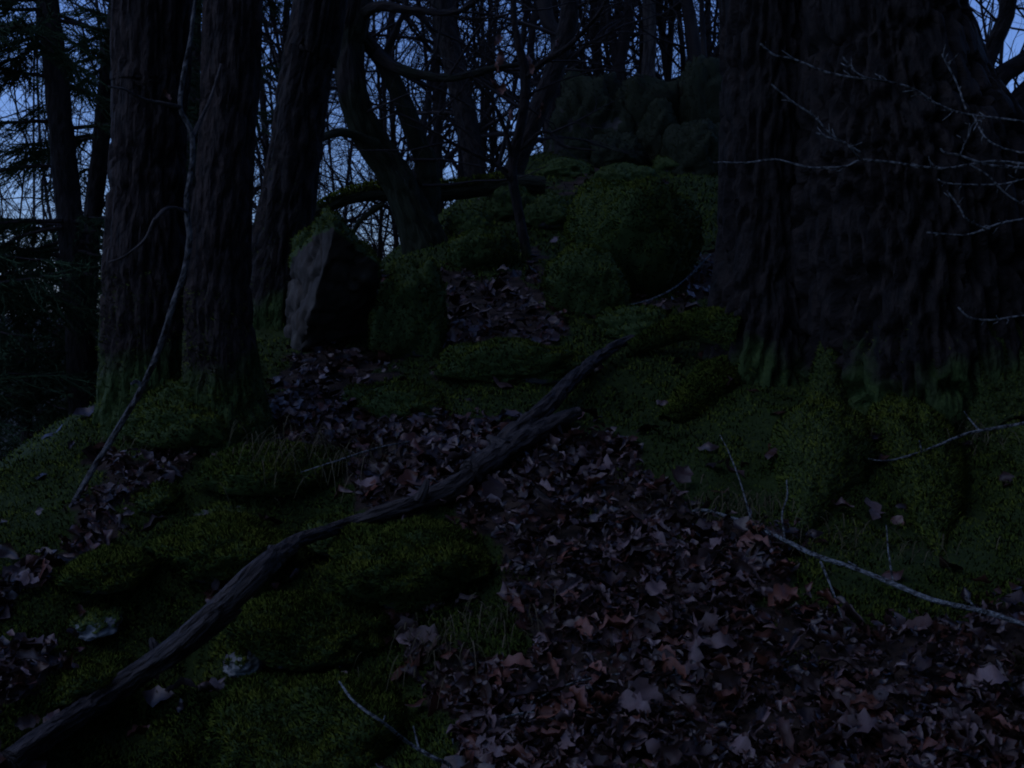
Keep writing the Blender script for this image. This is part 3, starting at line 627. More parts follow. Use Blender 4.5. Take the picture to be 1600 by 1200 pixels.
for pts in ([(1300, 500, 10, 3.95), (1292, 570, 40, 3.74), (1290, 640, 76, 3.52), (1285, 720, 88, 3.36), (1270, 790, 55, 3.15), (1255, 840, 20, 2.95), (1240, 880, 5, 2.8)],
            [(1160, 520, 40, 4.1), (1110, 510, 28, 4.15), (1070, 512, 20, 4.2), (1020, 530, 15, 4.2), (985, 545, 9, 4.2)],
            [(1400, 600, 60, 3.7), (1420, 680, 80, 3.5), (1445, 760, 62, 3.25), (1460, 830, 25, 3.0), (1470, 880, 5, 2.8)],
            [(1520, 520, 80, 3.8), (1570, 600, 85, 3.6), (1620, 700, 70, 3.4), (1660, 780, 25, 3.1), (1680, 830, 5, 2.9)],
            [(1140, 560, 40, 4.15), (1110, 600, 36, 4.0), (1070, 625, 26, 3.85), (1040, 640, 12, 3.75)]):
    A = []
    for (px, py, hwp, dd) in pts:
        q = at(px, py, dd); r = hwp * dd / F; q[2] = min(q[2], max(gz1(q[0], q[1]) + r * .35, q[2])) if py < 560 else gz1(q[0], q[1]) - r * .3; A.append([*q, r])
    Q = spline(A, 70); mb = MB(); V, Fq = tube(Q[:, :3], np.maximum(Q[:, 3], .01), 40, bark_disp(Q[:, 3], 14, .08, 65, .08)); mb.add(V, Fq, tube.G)
    rt = part('root', mb, M_ROOT, tH)
    zz = gz(V[:, 0], V[:, 1]); cf = (V[:, 2] > zz - .01)[Fq].all(1)
    if cf.sum() > 20: moss_on(V, Fq[cf], 18000, rt, .018, .0026)
crown(tH, PH[-1], .3, np.random.default_rng(66), 9, 3.2); crown(tH, PG[-1], .12, np.random.default_rng(67), 7, 2.6)

# ------------------------------------------------------------------ spruces at the left
def spruce(name, label, pts, seed, boughs, group=None, needle=.038, n_tw=60):
    b = at(*pts[0][:2], pts[0][3]); b[2] = gz1(b[0], b[1]); t = thing(name, label, 'tree', b, group)
    trunk_part('trunk', t, pts, 120, 18, M_OAK, 24, .06, seed, .03)
    rng = np.random.default_rng(seed)
    for (px, py, dd, ax, L, droop) in boughs:
        p = at(px, py, dd); dirv = np.array([math.cos(ax), math.sin(ax), droop]); n = 12
        P = [p]; dv = dirv / np.linalg.norm(dirv)
        for i in range(n - 1):
            dv = dv + rng.normal(0, .09, 3) + np.array([0, 0, -.02 + .03 * (i > 7)]); dv /= np.linalg.norm(dv); P.append(P[-1] + dv * L / n)
        P = np.array(P); R = .014 * np.linspace(1, .2, n); mb = MB(); V, Fq = tube(P, R, 5); mb.add(V, Fq, tube.G)
        bo = part('bough', mb, M_BARK, t)
        seg = MB(); pts_, dirs_ = [], []
        for k in range(int(n_tw * L)):
            i = min(int(rng.uniform(.15, 1) * (n - 1)), n - 2); q = P[i] + (P[i + 1] - P[i]) * rng.random()
            T = P[i + 1] - P[i]; T /= np.linalg.norm(T); side = np.cross(T, (0, 0, 1)) * rng.choice([-1, 1])
            dd_ = T * .7 + side * rng.uniform(.3, 1) + np.array([0, 0, rng.uniform(-.7, .1)]); dd_ /= np.linalg.norm(dd_)
            l = rng.uniform(.14, .4); e = q + dd_ * l + np.array([0, 0, -.05 * l]); m_ = max(2, int(l / .012))
            V, Fq = tube(np.array([q, (q + e) / 2 + rng.normal(0, .01, 3), e]), [.004, .003, .0015], 3); seg.add(V, Fq)
            f = rng.random(m_); pts_.append(q + (e - q) * f[:, None]); dirs_.append(np.tile(dd_, (m_, 1)))
        pp = np.concatenate(pts_); dn = np.concatenate(dirs_) * .6 + rng.normal(0, .7, (len(pp), 3)); dn /= np.linalg.norm(dn, axis=1)[:, None]
        s = np.cross(dn, rng.normal(0, 1, dn.shape)); s /= np.linalg.norm(s, axis=1)[:, None]; Ln = needle * rng.uniform(.6, 1.3, len(pp))
        V = np.stack([pp - s * .0035, pp + s * .0035, pp + dn * Ln[:, None]], 1).reshape(-1, 3); seg.add(V, np.arange(len(V)).reshape(-1, 3))
        part('needles', seg, M_NEEDLE, bo, False, rng.random(seg.n), 'stuff')
    return t
def bl(rows, px0f, dd, seed, lo, hi):
    rng = np.random.default_rng(seed); r = []
    for py in rows:
        for k in range(3): r.append((px0f(py), py + rng.uniform(-15, 15), dd, rng.choice([0, math.pi]) + rng.uniform(-.8, .8), rng.uniform(lo, hi), rng.uniform(-.3, .12)))
    return r
fx = lambda py: 85 + .09 * (py - 100)
hand = [(100, 130, 6.6, .25, 1.0, -.35), (90, 120, 6.6, 3.0, .9, .05), (95, 190, 6.6, 3.3, .9, -.08), (105, 200, 6.6, .2, .8, .05), (95, 260, 6.6, 3.2, .9, .0), (98, 345, 6.5, 3.1, .9, .02), (98, 355, 6.5, 3.4, 1.0, -.05), (98, 350, 6.6, 2.9, 1.0, .02), (100, 400, 6.6, 3.3, 1.0, .08), (100, 470, 6.6, 3.0, 1.0, .0), (75, 40, 6.6, 3.3, .8, -.1), (75, 30, 6.6, .3, .8, -.05), (85, 60, 6.6, 3.0, .7, -.25), (85, 50, 6.6, .4, .7, -.3)]
spruce('spruce_tree', 'dark spruce with drooping needled boughs at the far left edge',
       [(140, 760, 26, 6.6), (122, 480, 21, 6.6), (108, 330, 19, 6.6), (95, 200, 19, 6.6), (84, 80, 18, 6.6), (74, 0, 17, 6.6), (60, -300, 13, 6.6), (40, -900, 5, 6.6)], 71,
       hand + bl([-260, -180, -110, -50, 10, 60, 350, 372, 395, 430, 470, 510, 550, 600], fx, 6.6, 72, .6, 1.1))
fx2 = lambda py: 182 - .1 * py
spruce('spruce_tree', 'slim second spruce trunk between the far left spruce and the stout tree',
       [(125, 720, 16, 7.6), (140, 400, 14, 7.6), (155, 250, 13, 7.6), (170, 100, 12, 7.6), (182, 0, 11, 7.6), (195, -300, 8, 7.6), (200, -700, 4, 7.6)], 73,
       bl([-200, -100, -20, 40, 90, 150, 205, 260, 330, 400, 470, 540], fx2, 7.6, 74, .5, .9))
fx3 = lambda py: 300
spruce('spruce_tree', 'spruce half hidden between the two nearest left trunks', [(300, 640, 12, 9.5), (302, 300, 10, 9.5), (305, 0, 8, 9.5), (305, -400, 4, 9.5)], 75,
       bl([-100, -20, 40, 90, 160, 240, 330, 420], fx3, 9.5, 76, .6, 1.0))
fx4 = lambda py: -60
spruce('spruce_tree', 'spruce outside the left edge reaching boughs into the frame', [(-70, 760, 26, 6.0), (-60, 400, 22, 6.0), (-55, 0, 18, 6.0), (-50, -500, 10, 6.0)], 77,
       bl([40, 390, 440, 500, 560, 620, 680], fx4, 6.0, 78, .5, .8))
spruce('spruce_sapling', 'low spruce thicket tree below the left bank', [(40, 900, 10, 7.5), (40, 700, 9, 7.5), (45, 560, 6, 7.5), (48, 440, 3, 7.5)], 79,
       bl([500, 530, 560, 590, 620, 650, 690, 730, 770], lambda py: 42, 7.5, 80, .5, .9))
spruce('spruce_sapling', 'low spruce beside the foot of the far left spruce', [(150, 860, 10, 8.5), (140, 700, 9, 8.5), (132, 560, 6, 8.5), (132, 470, 3, 8.5)], 81,
       bl([520, 550, 580, 610, 640, 670, 710], lambda py: 138, 8.5, 82, .5, .8))

# ------------------------------------------------------------------ the bare wood behind
def proto(seed):
    rng = np.random.default_rng(seed); H = rng.uniform(8, 11); r = rng.uniform(.022, .05); n = 14
    lean = rng.normal(0, .12, 2); P = np.array([[lean[0] * z + .12 * math.sin(z * .9 + seed), lean[1] * z + .1 * math.cos(z * 1.1 + seed), z] for z in np.linspace(0, H, n)])
    R = r * np.linspace(1, .15, n); tm = MB(); V, Fq = tube(P, R, 8); tm.add(V, Fq, tube.G); cm = MB()
    for k in range(32):
        z = rng.uniform(.08, .97); i = min(int(z * (n - 1)), n - 2); q = P[i] + (P[i + 1] - P[i]) * (z * (n - 1) - i); a = rng.uniform(0, 6.283)
        grow(cm, q, (math.cos(a), math.sin(a), rng.uniform(.2, 1.3)), rng.uniform(1.2, 2.6) * (1.15 - .5 * z), R[i] * rng.uniform(.3, .5) + .004, 0, rng, 4, (6, 4), .7, .12, .15, .3)
    def me(nm, mb):
        fs = {}
        for f in mb.f: fs.setdefault(f.shape[1], []).append(f)
        return mesh_np(nm, np.concatenate(mb.v), [np.concatenate(x) for x in fs.values()], M_FAR, True, None, np.concatenate(mb.g))
    return me('trunk', tm), me('crown', cm)
PROTO = [proto(500 + k) for k in range(7)]
rb = np.random.default_rng(91)
def zone(px):
    if px < 170: return 'bare tree in the dusky wood behind the spruces at far left', 'bare trees behind the spruces'
    if px < 540: return 'thin bare tree glimpsed between the dark trunks on the left', 'bare trees between the left trunks'
    if px < 860: return 'thin bare tree in the tangle behind the crooked tree', 'bare trees behind the crooked tree'
    if px < 1200: return 'thin bare tree on the skyline behind the crag', 'bare trees behind the crag'
    return 'bare tree beyond the right side of the great oak', 'bare trees beyond the oak'
nb = 0
for px in list(np.linspace(-60, 1140, 96)) + list(np.linspace(550, 1110, 10)) + list(np.linspace(510, 660, 4)) + [1530, 1560, 1600, 1650, 1700]:
    px = px + rb.uniform(-12, 12); d = rb.choice([11, 13, 15, 18, 23]) * rb.uniform(.9, 1.1)
    if px < 170:
        if rb.random() < .5: continue
        d = max(d, 15)
    if px > 1200: d = rb.uniform(11, 20)
    x = ray(px, 480)[0] * d; z = gz1(x, d); la, gp = zone(px)
    if 860 < px < 1200: d = max(d, 11.5); x = ray(px, 480)[0] * d; z = gz1(x, d)
    t = thing('bare_tree', la, 'tree', (x, d, z - .05), gp); t.rotation_euler.z = rb.uniform(0, 6.28); s = rb.uniform(.8, 1.25); t.scale = (s, s, s)
    a, b = PROTO[nb % 7]; link('trunk', a, t); link('crown', b, t); nb += 1

# ------------------------------------------------------------------ the long fallen branch
def gpath(pts, n, press=.8):
    A = []
    for p in pts:
        r = p[2] * 2.5 / F; h0 = hit(p[0], p[1], r); r = p[2] * h0[1] / F; q = hit(p[0], p[1], r * press + (p[3] if len(p) > 3 else 0)); A.append([*q, p[2] * q[1] / F])
    Q = spline(A, n); return Q[:, :3], np.maximum(Q[:, 3], .0012)
def gpart(name, parent, pts, n, seg, mt, seed, depth=.08, lump=.06, press=.8, freq=40):
    P, R = gpath(pts, n, press); mb = MB(); tubec(mb, P, R, seg, bark_disp(R, freq, depth, seed, lump)); return part(name, mb, mt, parent), P, R
fb = thing('fallen_branch', 'long grey fallen branch running from the lower left corner up to the forked centre', 'fallen branch', hit(460, 860))
gpart('branch', fb, [(a, b, c * .87, d) for a, b, c, d in [(15, 1190, 23, .02), (95, 1135, 24, .03), (180, 1078, 23, .07), (270, 1015, 22, .16), (345, 950, 22, .25), (405, 893, 21, .28), (462, 848, 13, .23), (500, 834, 11, .12), (545, 818, 11, .04), (590, 803, 13, .02), (650, 785, 16, .02), (705, 763, 20, .02), (760, 720, 18, .02), (805, 675, 18, .03), (850, 640, 15, .04), (900, 588, 12, .05), (950, 548, 10, .05), (990, 527, 6, .04)]], 260, 36, M_LOG, 111, depth=.2, lump=.09, freq=55)
gpart('fork', fb, [(735, 740, 20, .03), (790, 704, 17, .03), (845, 672, 14, .03), (885, 652, 11, .03), (903, 644, 8, .03)], 60, 20, M_LOG, 112, depth=.2, lump=.1, freq=55)
gpart('split', fb, [(215, 1062, 12, .08), (290, 1012, 14, .14), (345, 975, 10, .2), (375, 952, 5, .23)], 50, 14, M_LOG, 113)
gpart('stub', fb, [(790, 700, 14, .05), (772, 690, 9, .06), (762, 682, 4, .07)], 20, 10, M_LOG, 114)
gpart('stub', fb, [(440, 868, 12, .24), (428, 858, 7, .26), (420, 855, 4, .27)], 20, 10, M_LOG, 115)
gpart('stub', fb, [(655, 783, 10, .05), (664, 762, 7, .09), (667, 750, 4, .11)], 20, 10, M_LOG, 117)
gpart('stub', fb, [(250, 1030, 12, .07), (240, 1008, 8, .11), (236, 998, 4, .12)], 20, 10, M_LOG, 118)
t = thing('fallen_stick', 'short bent stick lying in the leaves right of the fork', 'stick', hit(830, 768)); gpart('stick', t, [(788, 742, 9), (815, 756, 9), (838, 770, 8), (862, 790, 6)], 40, 14, M_LOG, 116)

# ------------------------------------------------------------------ twigs
def twig(name, label, paths, seed, cat='twig', mt=M_LICHEN):
    t = thing(name, label, cat, hit(*paths[0][0][:2]))
    for k, pts in enumerate(paths): gpart('twig' if k == 0 else 'shoot', t, [(q[0], q[1], q[2] * .78, *q[3:]) for q in pts], 14 * len(pts), 7, mt, seed + k, .1, .1, freq=60)
    return t
twig('fallen_twig', 'long pale twig slanting down to the right edge across the moss', [
    [(1068, 803, 3.2, .02), (1100, 797, 3.4, .03), (1140, 808, 3.6, .03), (1180, 822, 4, .03), (1230, 846, 4.5, .04), (1275, 868, 4.6, .05), (1330, 886, 4.6, .05), (1400, 914, 5, .06), (1460, 938, 5, .06), (1540, 956, 5.4, .06), (1600, 976, 5.8, .06), (1700, 1010, 6, .05)],
    [(1175, 818, 2.5, .03), (1165, 780, 2.2, .08), (1152, 740, 2, .12), (1138, 705, 1.6, .15), (1125, 680, 1.2, .17)],
    [(1226, 842, 2, .04), (1222, 805, 1.8, .08), (1230, 775, 1.4, .12), (1229, 750, 1, .14)],
    [(1395, 908, 2, .06), (1388, 860, 1.6, .1), (1385, 820, 1.2, .14)],
    [(1282, 878, 2.8, .05), (1300, 920, 2.4, .03), (1318, 972, 1.8, .02)],
    [(1525, 950, 2.4, .06), (1508, 932, 2, .08)], [(1340, 886, 2, .05), (1325, 877, 1.6, .06)]], 120)
twig('fallen_twig', 'pale curved twig at the bottom edge on the mossy boulder', [[(530, 1065, 2, .24), (555, 1098, 3, .24), (600, 1130, 3.6, .2), (640, 1162, 4, .1), (680, 1185, 4.2, .06), (702, 1196, 4.5, .03), (715, 1225, 5, .02)], [(655, 1172, 2, .1), (646, 1135, 1.5, .13)], [(598, 1130, 2, .15), (602, 1118, 1.4, .16)]], 130)
twig('fallen_twig', 'thin grey twig curving over the leaf litter at the bottom centre', [[(725, 1175, 3, .02), (745, 1150, 3, .03), (780, 1125, 3, .04), (830, 1113, 2.6, .04), (870, 1122, 2.4, .03), (930, 1098, 2.2, .03)], [(830, 1098, 2.2, .03), (880, 1072, 2, .03), (950, 1055, 1.8, .03), (1040, 1050, 1.2, .02)]], 135)
twig('fallen_twig', 'pale twig reaching in from the right edge over the oak roots', [[(1335, 712, 1.8, .04), (1380, 720, 2, .06), (1420, 712, 2.4, .08), (1460, 698, 2.8, .1), (1510, 678, 3.2, .12), (1560, 668, 3.4, .14), (1640, 655, 4, .16)], [(1530, 672, 2, .12), (1515, 655, 1.6, .14), (1506, 642, 1.2, .16)], [(1440, 705, 1.6, .09), (1436, 688, 1.2, .12)]], 140)
twig('fallen_twig', 'broken pale twig near the bottom right corner', [[(1340, 1110, 2.6, .03), (1390, 1135, 3, .03), (1440, 1155, 3.2, .03), (1500, 1175, 3.4, .03), (1560, 1195, 3.6, .02)]], 145)
twig('fallen_twig', 'fine pale twig on the leaves just under the great oak', [[(960, 480, 1.2, .04), (1010, 470, 1.6, .05), (1060, 445, 2, .05), (1110, 398, 2.2, .04)]], 147)
twig('fallen_twig', 'fine straight twig on the grassy hummock', [[(470, 738, 1.3, .14), (520, 722, 1.6, .13), (590, 700, 1.8, .06), (640, 690, 1.5, .03)]], 149)
# leaning sapling in front of the left trunks
ls = thing('leaning_sapling', 'thin lichen-pale sapling leaning up in front of the left trunks', 'sapling', hit(105, 800))
def ap(name, parent, pts, n, seg, mt, seed, d=.08): 
    P, R = pxpath(pts, n); mb = MB(); tubec(mb, P, R, seg, bark_disp(R, 60, d, seed, .1))
    if name == 'shoot':                                    # buds and short spurs
        r_ = np.random.default_rng(seed)
        for k in range(max(3, n // 9)):
            i = r_.integers(2, n - 2); u = (P[i + 1] - P[i]) / np.linalg.norm(P[i + 1] - P[i]) + r_.normal(0, .6, 3); u /= np.linalg.norm(u); l = r_.uniform(.006, .035)
            tubec(mb, np.array([P[i], P[i] + u * l * .5 + r_.normal(0, .002, 3), P[i] + u * l]), [R[i] * .75, R[i] * .7, R[i] * .4], 5)
    return part(name, mb, mt, parent)
h0 = hit(105, 800)[1]
ap('stem', ls, [(a, b, c * .75, d) for a, b, c, d in [(100, 815, 6, h0), (135, 750, 6, 3.05), (175, 685, 6, 3.1), (225, 600, 6.2, 3.1), (255, 525, 6.5, 3.1), (272, 470, 6.5, 3.1), (288, 425, 6.5, 3.1), (296, 370, 6, 3.1), (291, 320, 5.5, 3.1), (301, 250, 5.5, 3.1), (298, 205, 5, 3.1), (282, 168, 5, 3.1), (288, 110, 4.5, 3.1), (298, 60, 4, 3.1), (305, 0, 3.5, 3.1), (330, -150, 2.5, 3.1)]], 190, 10, M_SAPLING, 151, .12)
ap('side_branch', ls, [(282, 168, 4, 3.1), (255, 162, 3.2, 3.05), (225, 155, 2.6, 3.0), (195, 140, 2, 2.95), (170, 135, 1.4, 2.9)], 40, 7, M_TWIG, 152)
ap('side_branch', ls, [(222, 604, 4, 3.1), (213, 596, 3, 3.08), (205, 600, 2, 3.05)], 14, 7, M_LICHEN, 153)
ap('side_branch', ls, [(240, 345, 2.4, 2.95), (225, 375, 2.2, 2.95), (195, 400, 2, 2.95), (170, 410, 1.6, 2.95)], 24, 7, M_TWIG, 154)
ap('side_branch', ls, [(292, 330, 3, 3.1), (262, 325, 2.8, 3.0), (240, 345, 2.4, 2.95)], 24, 7, M_TWIG, 156)
ap('side_branch', ls, [(300, 215, 4, 3.1), (312, 190, 3, 3.15), (330, 150, 2, 3.2), (345, 100, 1.4, 3.25)], 24, 7, M_TWIG, 155)
o = link('leaf', leafmesh('leaf', M_LEAVES[1], 390, 9, 1.4), ls); o.location = at(258, 150, 3.05) - np.array(ls.location); o.scale = (.045,) * 3; o.rotation_euler = (1.2, 1.0, .4)
# bare shrub standing just outside the right edge, its pale shoots reaching in
gq = hit(1790, 1000); sh = thing('bare_shrub', 'bare shrub at the right edge with pale thin shoots across the oak trunk', 'shrub', gq); DS = 2.4
ap('stem', sh, [(1790, 1010, 16, gq[1]), (1785, 700, 14, DS), (1790, 400, 12, DS), (1770, 200, 10, DS), (1790, -100, 7, DS), (1780, -400, 3, DS)], 90, 10, M_TWIG, 160)
for k, pts in enumerate([
    [(1780, 300, 6), (1690, 262, 5), (1600, 262, 4.2), (1545, 258, 4), (1500, 243, 3.4), (1475, 238, 3), (1470, 232, 2)],
    [(1640, 262, 4), (1560, 252, 3.6), (1515, 257, 3.4), (1475, 263, 3.2), (1430, 259, 3), (1390, 253, 2.8), (1345, 250, 2.8), (1320, 260, 2.8), (1270, 262, 2.6), (1245, 257, 2.4), (1210, 249, 2.2), (1170, 254, 2), (1145, 254, 1.6), (1115, 254, 1.2)],
    [(1345, 251, 2.2), (1330, 232, 2), (1318, 222, 1.8), (1295, 215, 1.4), (1275, 207, 1)],
    [(1345, 238, 1.4), (1300, 210, 1.6), (1270, 180, 1.4), (1240, 160, 1.2), (1205, 132, 1)],
    [(1780, 230, 5), (1690, 205, 4), (1600, 190, 3.4), (1540, 182, 3), (1500, 176, 2.8), (1460, 160, 2.8), (1430, 140, 2.6), (1390, 128, 2.2), (1340, 122, 2), (1290, 112, 1.8), (1240, 92, 1.6), (1210, 86, 1.4), (1188, 68, 1.2)],
    [(1390, 128, 1.8), (1350, 120, 1.6), (1330, 105, 1.5), (1318, 90, 1.3)],
    [(1500, 243, 2.2), (1512, 215, 2), (1520, 195, 1.8), (1540, 183, 1.6)],
    [(1780, 330, 5), (1680, 330, 4), (1600, 342, 3.6), (1560, 350, 3.4), (1515, 366, 3), (1480, 366, 2.4), (1448, 363, 1.6)],
    [(1540, 358, 2), (1510, 342, 1.8), (1500, 325, 1.6), (1480, 298, 1.2)],
    [(1515, 257, 2.4), (1545, 275, 2.2), (1575, 305, 2), (1620, 330, 2)],
    [(1600, 280, 2), (1560, 288, 1.8), (1500, 288, 1.6), (1475, 285, 1.4), (1465, 280, 1)],
    [(1520, 178, 2.2), (1540, 215, 2), (1570, 232, 1.8), (1610, 240, 1.8)],
    [(1780, 480, 4), (1690, 490, 3), (1600, 493, 2.4), (1550, 500, 2.2), (1515, 496, 2), (1497, 480, 1.4)],
    [(1510, 172, 1.8), (1495, 130, 1.5), (1480, 100, 1.4), (1472, 84, 1.2)]]):
    dsp = DS + .04 * math.sin(k * 2.1); ap('shoot', sh, [(a, b, c * .5, DS if i == 0 else dsp) for i, (a, b, c) in enumerate(pts)], 12 * len(pts), 6, M_LICHEN, 161 + k, .12)
    if k == 1: pass

# ------------------------------------------------------------------ dead grass
def grass(label, px, py, lift, n, spread, L, seed, droop=1.0):
    rng = np.random.default_rng(seed); c = hit(px, py); t = []
    mb = MB(); tint = []
    for k in range(n):
        x = c[0] + rng.normal(0, spread); y = c[1] + rng.normal(0, spread * .5) + lift * .3; z = gz1(x, y) + lift; a = rng.uniform(0, 6.283); l = L * rng.uniform(.5, 1.2)
        u = np.array([math.cos(a) * .6, math.sin(a) * .6 - .35, 0]); m_ = 6; P = []
        for i in range(m_):
            s = i / (m_ - 1); P.append(np.array([x, y, z - .02]) + u * l * s * .6 + np.array([0, 0, l * (.75 * s - droop * .95 * s * s)]))
        P = np.array(P); w = np.cross(u, (0, 0, 1)); w = w / np.linalg.norm(w) * .0016 * np.linspace(1, .3, m_)[:, None]
        V = np.concatenate([P - w, P + w]); i = np.arange(m_ - 1); mb.add(V, np.stack([i, i + 1, i + 1 + m_, i + m_], -1)); tint += [rng.random()] * len(V)
    V = np.concatenate(mb.v) - c; o = link('grass_tuft', mesh_np('grass_tuft', V, [np.concatenate(mb.f)], M_GRASS, True, tint)); o.location = c
    tag(o, label, 'grass tuft', 'dead grass tufts', 'stuff')
grass('drooping dead grass hanging off the hummock in front of the twin trunks', 470, 770, .12, 130, .12, .22, 171)
grass('drooping dead grass on the right shoulder of the grassy hummock', 540, 745, .06, 70, .07, .18, 172)
grass('wispy dead grass at the moss edge right of the leaf litter', 1150, 800, .03, 110, .1, .2, 173)
grass('dead grass tuft hanging at the foot of the broad moss cushion', 720, 1030, .06, 110, .09, .16, 174)
grass('wispy dead grass among the oak roots by the right edge', 1500, 700, .05, 120, .14, .22, 175, .8)
grass('thin dead grass tuft beside the foot of the left twin trunk', 250, 700, .03, 70, .08, .18, 176)
grass('thin grass wisps on the slope under the long pale twig', 1330, 860, .03, 80, .14, .18, 177, .8)

# ------------------------------------------------------------------ fallen leaves
N = 60000; P = scatter(N); inl = litter(P); keep = inl & (RNG.random(N) < .18 + .24 * fbm(P * 2.5, 95, 2)); keep |= (~inl) & (RNG.random(N) < .011)
far = P[:, 1] > 3.2; keep |= inl & far & (RNG.random(N) < .15)
P = P[keep]; n = len(P); size = RNG.uniform(.032, .095, n); lay = RNG.random(n); P[:, 2] += .004 + .028 * lay
Nn = gnormal(P[:, 0], P[:, 1]); px, py = project(P)
Nl = Nn + RNG.normal(0, .42, (n, 3)); Nl /= np.linalg.norm(Nl, axis=1)[:, None]
ang = RNG.uniform(0, 6.283, n); hx = np.stack([np.cos(ang), np.sin(ang), 0 * ang], -1); hx -= (hx * Nl).sum(1)[:, None] * Nl; hx /= np.linalg.norm(hx, axis=1)[:, None]; hy = np.cross(Nl, hx)
app = np.where((px > 0) & (px < 1600) & (py < 1195) & (lay > .45), size / P[:, 1] * F, 0); order = np.argsort(-app); indiv = set(order[:300].tolist())
LM = [[leafmesh('fallen_leaf', M_LEAVES[c], 400 + 10 * c + k, 9, 1.35) for k in range(6)] for c in range(3)]
from mathutils import Matrix
CN = ['dark brown', 'rust brown', 'pale']
def lzone(x, y):
    if x < 600: return 'left of the long fallen branch' if y < 1000 else 'at the lower left'
    if y < 800: return 'by the fork of the long fallen branch'
    if x < 900: return 'between the moss cushion and the litter path' if y < 1000 else 'at the bottom centre'
    if x < 1250: return 'in the middle of the lower litter path' if y < 1000 else 'on the lower path near the bottom edge'
    return 'below the long pale twig at the lower right'
for k in indiv:
    c = int(RNG.choice(3, p=[.55, .22, .23])); o = link('fallen_leaf', LM[c][RNG.integers(6)]); s = size[k]
    M = Matrix(((hx[k, 0], hy[k, 0], Nl[k, 0], P[k, 0]), (hx[k, 1], hy[k, 1], Nl[k, 1], P[k, 1]), (hx[k, 2], hy[k, 2], Nl[k, 2], P[k, 2] + .006), (0, 0, 0, 1)))
    o.matrix_world = M @ Matrix.Diagonal((s, s * RNG.uniform(.6, 1.2), s, 1)); z = lzone(px[k], py[k])
    tag(o, f'{CN[c]} fallen oak leaf lying {z}', 'leaf', f'{CN[c]} leaves {z}')
GEO = [leafgeo(np.random.default_rng(450 + k), 6, 1.35) for k in range(12)]
vs, fs_, ti, off = [], [], [], 0
for k in range(n):
    if k in indiv: continue
    V, Fq = GEO[k % 12]; Wd = (P[k] + size[k] * (V[:, :1] * hx[k] + V[:, 1:2] * hy[k] + V[:, 2:3] * Nl[k])); vs.append(Wd); fs_.append(Fq + off); off += len(V); ti.append(np.full(len(V), RNG.random()))
Pf = scatter(60000); Pf = Pf[litter(Pf)]; GF = [leafgeo(np.random.default_rng(480 + k), 4, 1.3) for k in range(8)]
for k in range(min(len(Pf), 9000)):
    V, Fq = GF[k % 8]; nrm = RNG.normal(0, .6, 3) + (0, 0, 1); nrm /= np.linalg.norm(nrm); a_ = RNG.normal(0, 1, 3); a_ -= (a_ @ nrm) * nrm; a_ /= np.linalg.norm(a_); b_ = np.cross(nrm, a_)
    vs.append(Pf[k] + (0, 0, .012 + .03 * RNG.random()) + RNG.uniform(.012, .04) * (V[:, :1] * a_ + V[:, 1:2] * b_ + V[:, 2:3] * nrm)); fs_.append(Fq + off); off += len(V); ti.append(np.full(len(V), RNG.random()))
o = link('leaf_litter', mesh_np('leaf_litter', np.concatenate(vs), [np.concatenate(fs_)], M_LITTER, True, np.concatenate(ti)))
tag(o, 'wet brown oak leaf litter covering the path between the mossy rocks', 'leaf litter', kind='stuff')
print('leaves', n, 'tris', sum(len(o.data.loop_triangles) if o.data.loop_triangles else sum(len(p.vertices) - 2 for p in o.data.polygons) if 0 else len(o.data.loops) - 2 * len(o.data.polygons) for o in S.objects if o.type == 'MESH'))

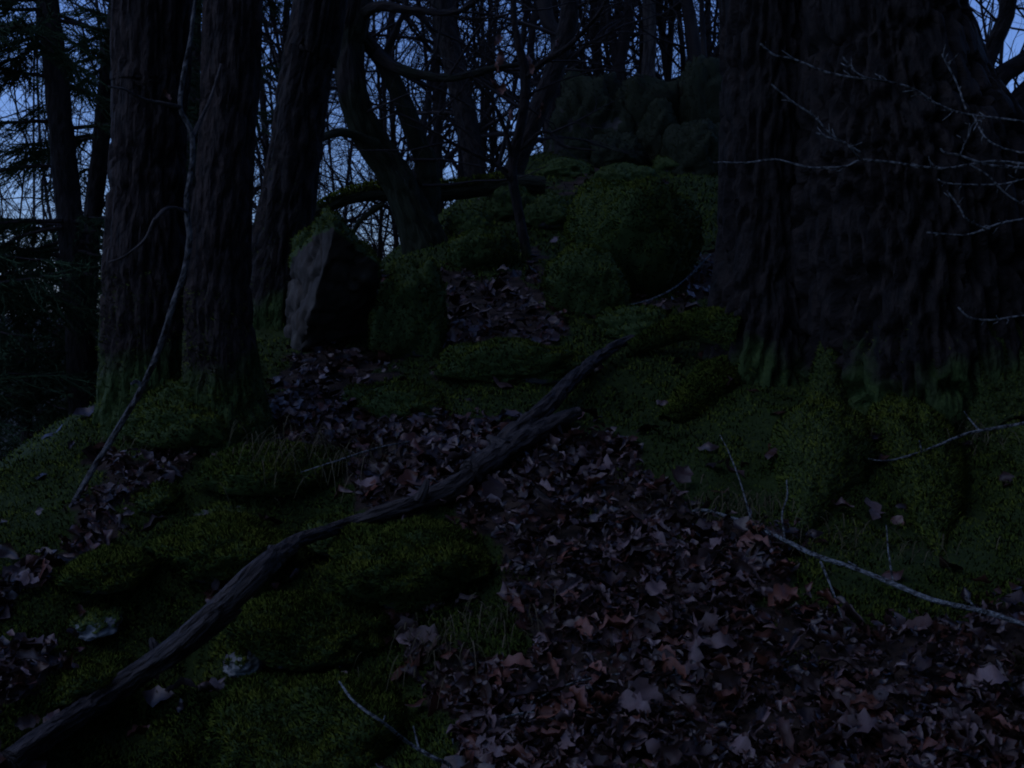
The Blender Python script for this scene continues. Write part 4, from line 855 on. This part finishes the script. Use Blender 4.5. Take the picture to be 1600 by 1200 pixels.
# ------------------------------------------------------------------ unseen spruces behind and beside the viewpoint, added to shade the ground
def shade_spruce_proto(seed):
    rng = np.random.default_rng(seed); H = 11.0; tm = MB(); z = np.linspace(0, H, 12); P = np.stack([.05 * np.sin(z), .05 * np.cos(z), z], -1)
    V, Fq = tube(P, .16 * np.linspace(1, .1, 12), 8); tm.add(V, Fq, tube.G); nm = MB()
    for k in range(90):
        zz = rng.uniform(1.5, H - .4); L = 2.3 * (1.05 - zz / H) + .3; a = rng.uniform(0, 6.283); u = np.array([math.cos(a), math.sin(a), -.15]); q0 = np.array([0, 0, zz])
        V, Fq = tube(np.array([q0, q0 + u * L * .5, q0 + u * L + np.array([0, 0, .1 * L])]), [.02, .014, .005], 4); tm.add(V, Fq, tube.G)
        n = int(70 * L); f = rng.random(n) ** .7; pp = q0 + u * L * f[:, None] + rng.normal(0, .02, (n, 3)); sd = np.cross(u, (0, 0, 1)) * rng.choice([-1, 1], n)[:, None]
        dn = sd * rng.uniform(.4, 1, n)[:, None] + u * .6 + np.stack([0 * f, 0 * f, rng.uniform(-.6, .1, n)], -1); dn /= np.linalg.norm(dn, axis=1)[:, None]
        s = np.cross(dn, rng.normal(0, 1, dn.shape)); s /= np.linalg.norm(s, axis=1)[:, None]; l = rng.uniform(.15, .4, n)[:, None]
        V = np.stack([pp - s * .012, pp + s * .012, pp + dn * l], 1).reshape(-1, 3); nm.add(V, np.arange(3 * n).reshape(-1, 3))
    a = mesh_np('trunk', np.concatenate(tm.v), [np.concatenate(tm.f)], M_BARK, True, None, np.concatenate(tm.g))
    b = mesh_np('needles', np.concatenate(nm.v), [np.concatenate(nm.f)], M_NEEDLE, False, rng.random(nm.n)); return a, b
SA, SB = shade_spruce_proto(900); rs = np.random.default_rng(901)
for (x, y) in [(-3.4, -4.6), (.4, -3.2), (2.6, -3.8), (4.4, -1.6), (5.4, .6), (-1, -6), (1.8, -6.2), (6.2, 2.6), (2.0, -1.6), (3.2, -.3), (.6, -1.9), (4.3, 1.8), (2.9, -2.0), (4.0, .4), (5.6, 3.0)]:
    t = thing('spruce_tree', 'tall unseen spruce added near the viewpoint to shade the ground', 'tree', (x, y, gz1(x, y) - .1), 'unseen shade spruces around the viewpoint'); t.rotation_euler.z = rs.uniform(0, 6); s_ = rs.uniform(.85, 1.2); t.scale = (s_,) * 3
    link('trunk', SA, t); o = link('needles', SB, t); o['kind'] = 'stuff'
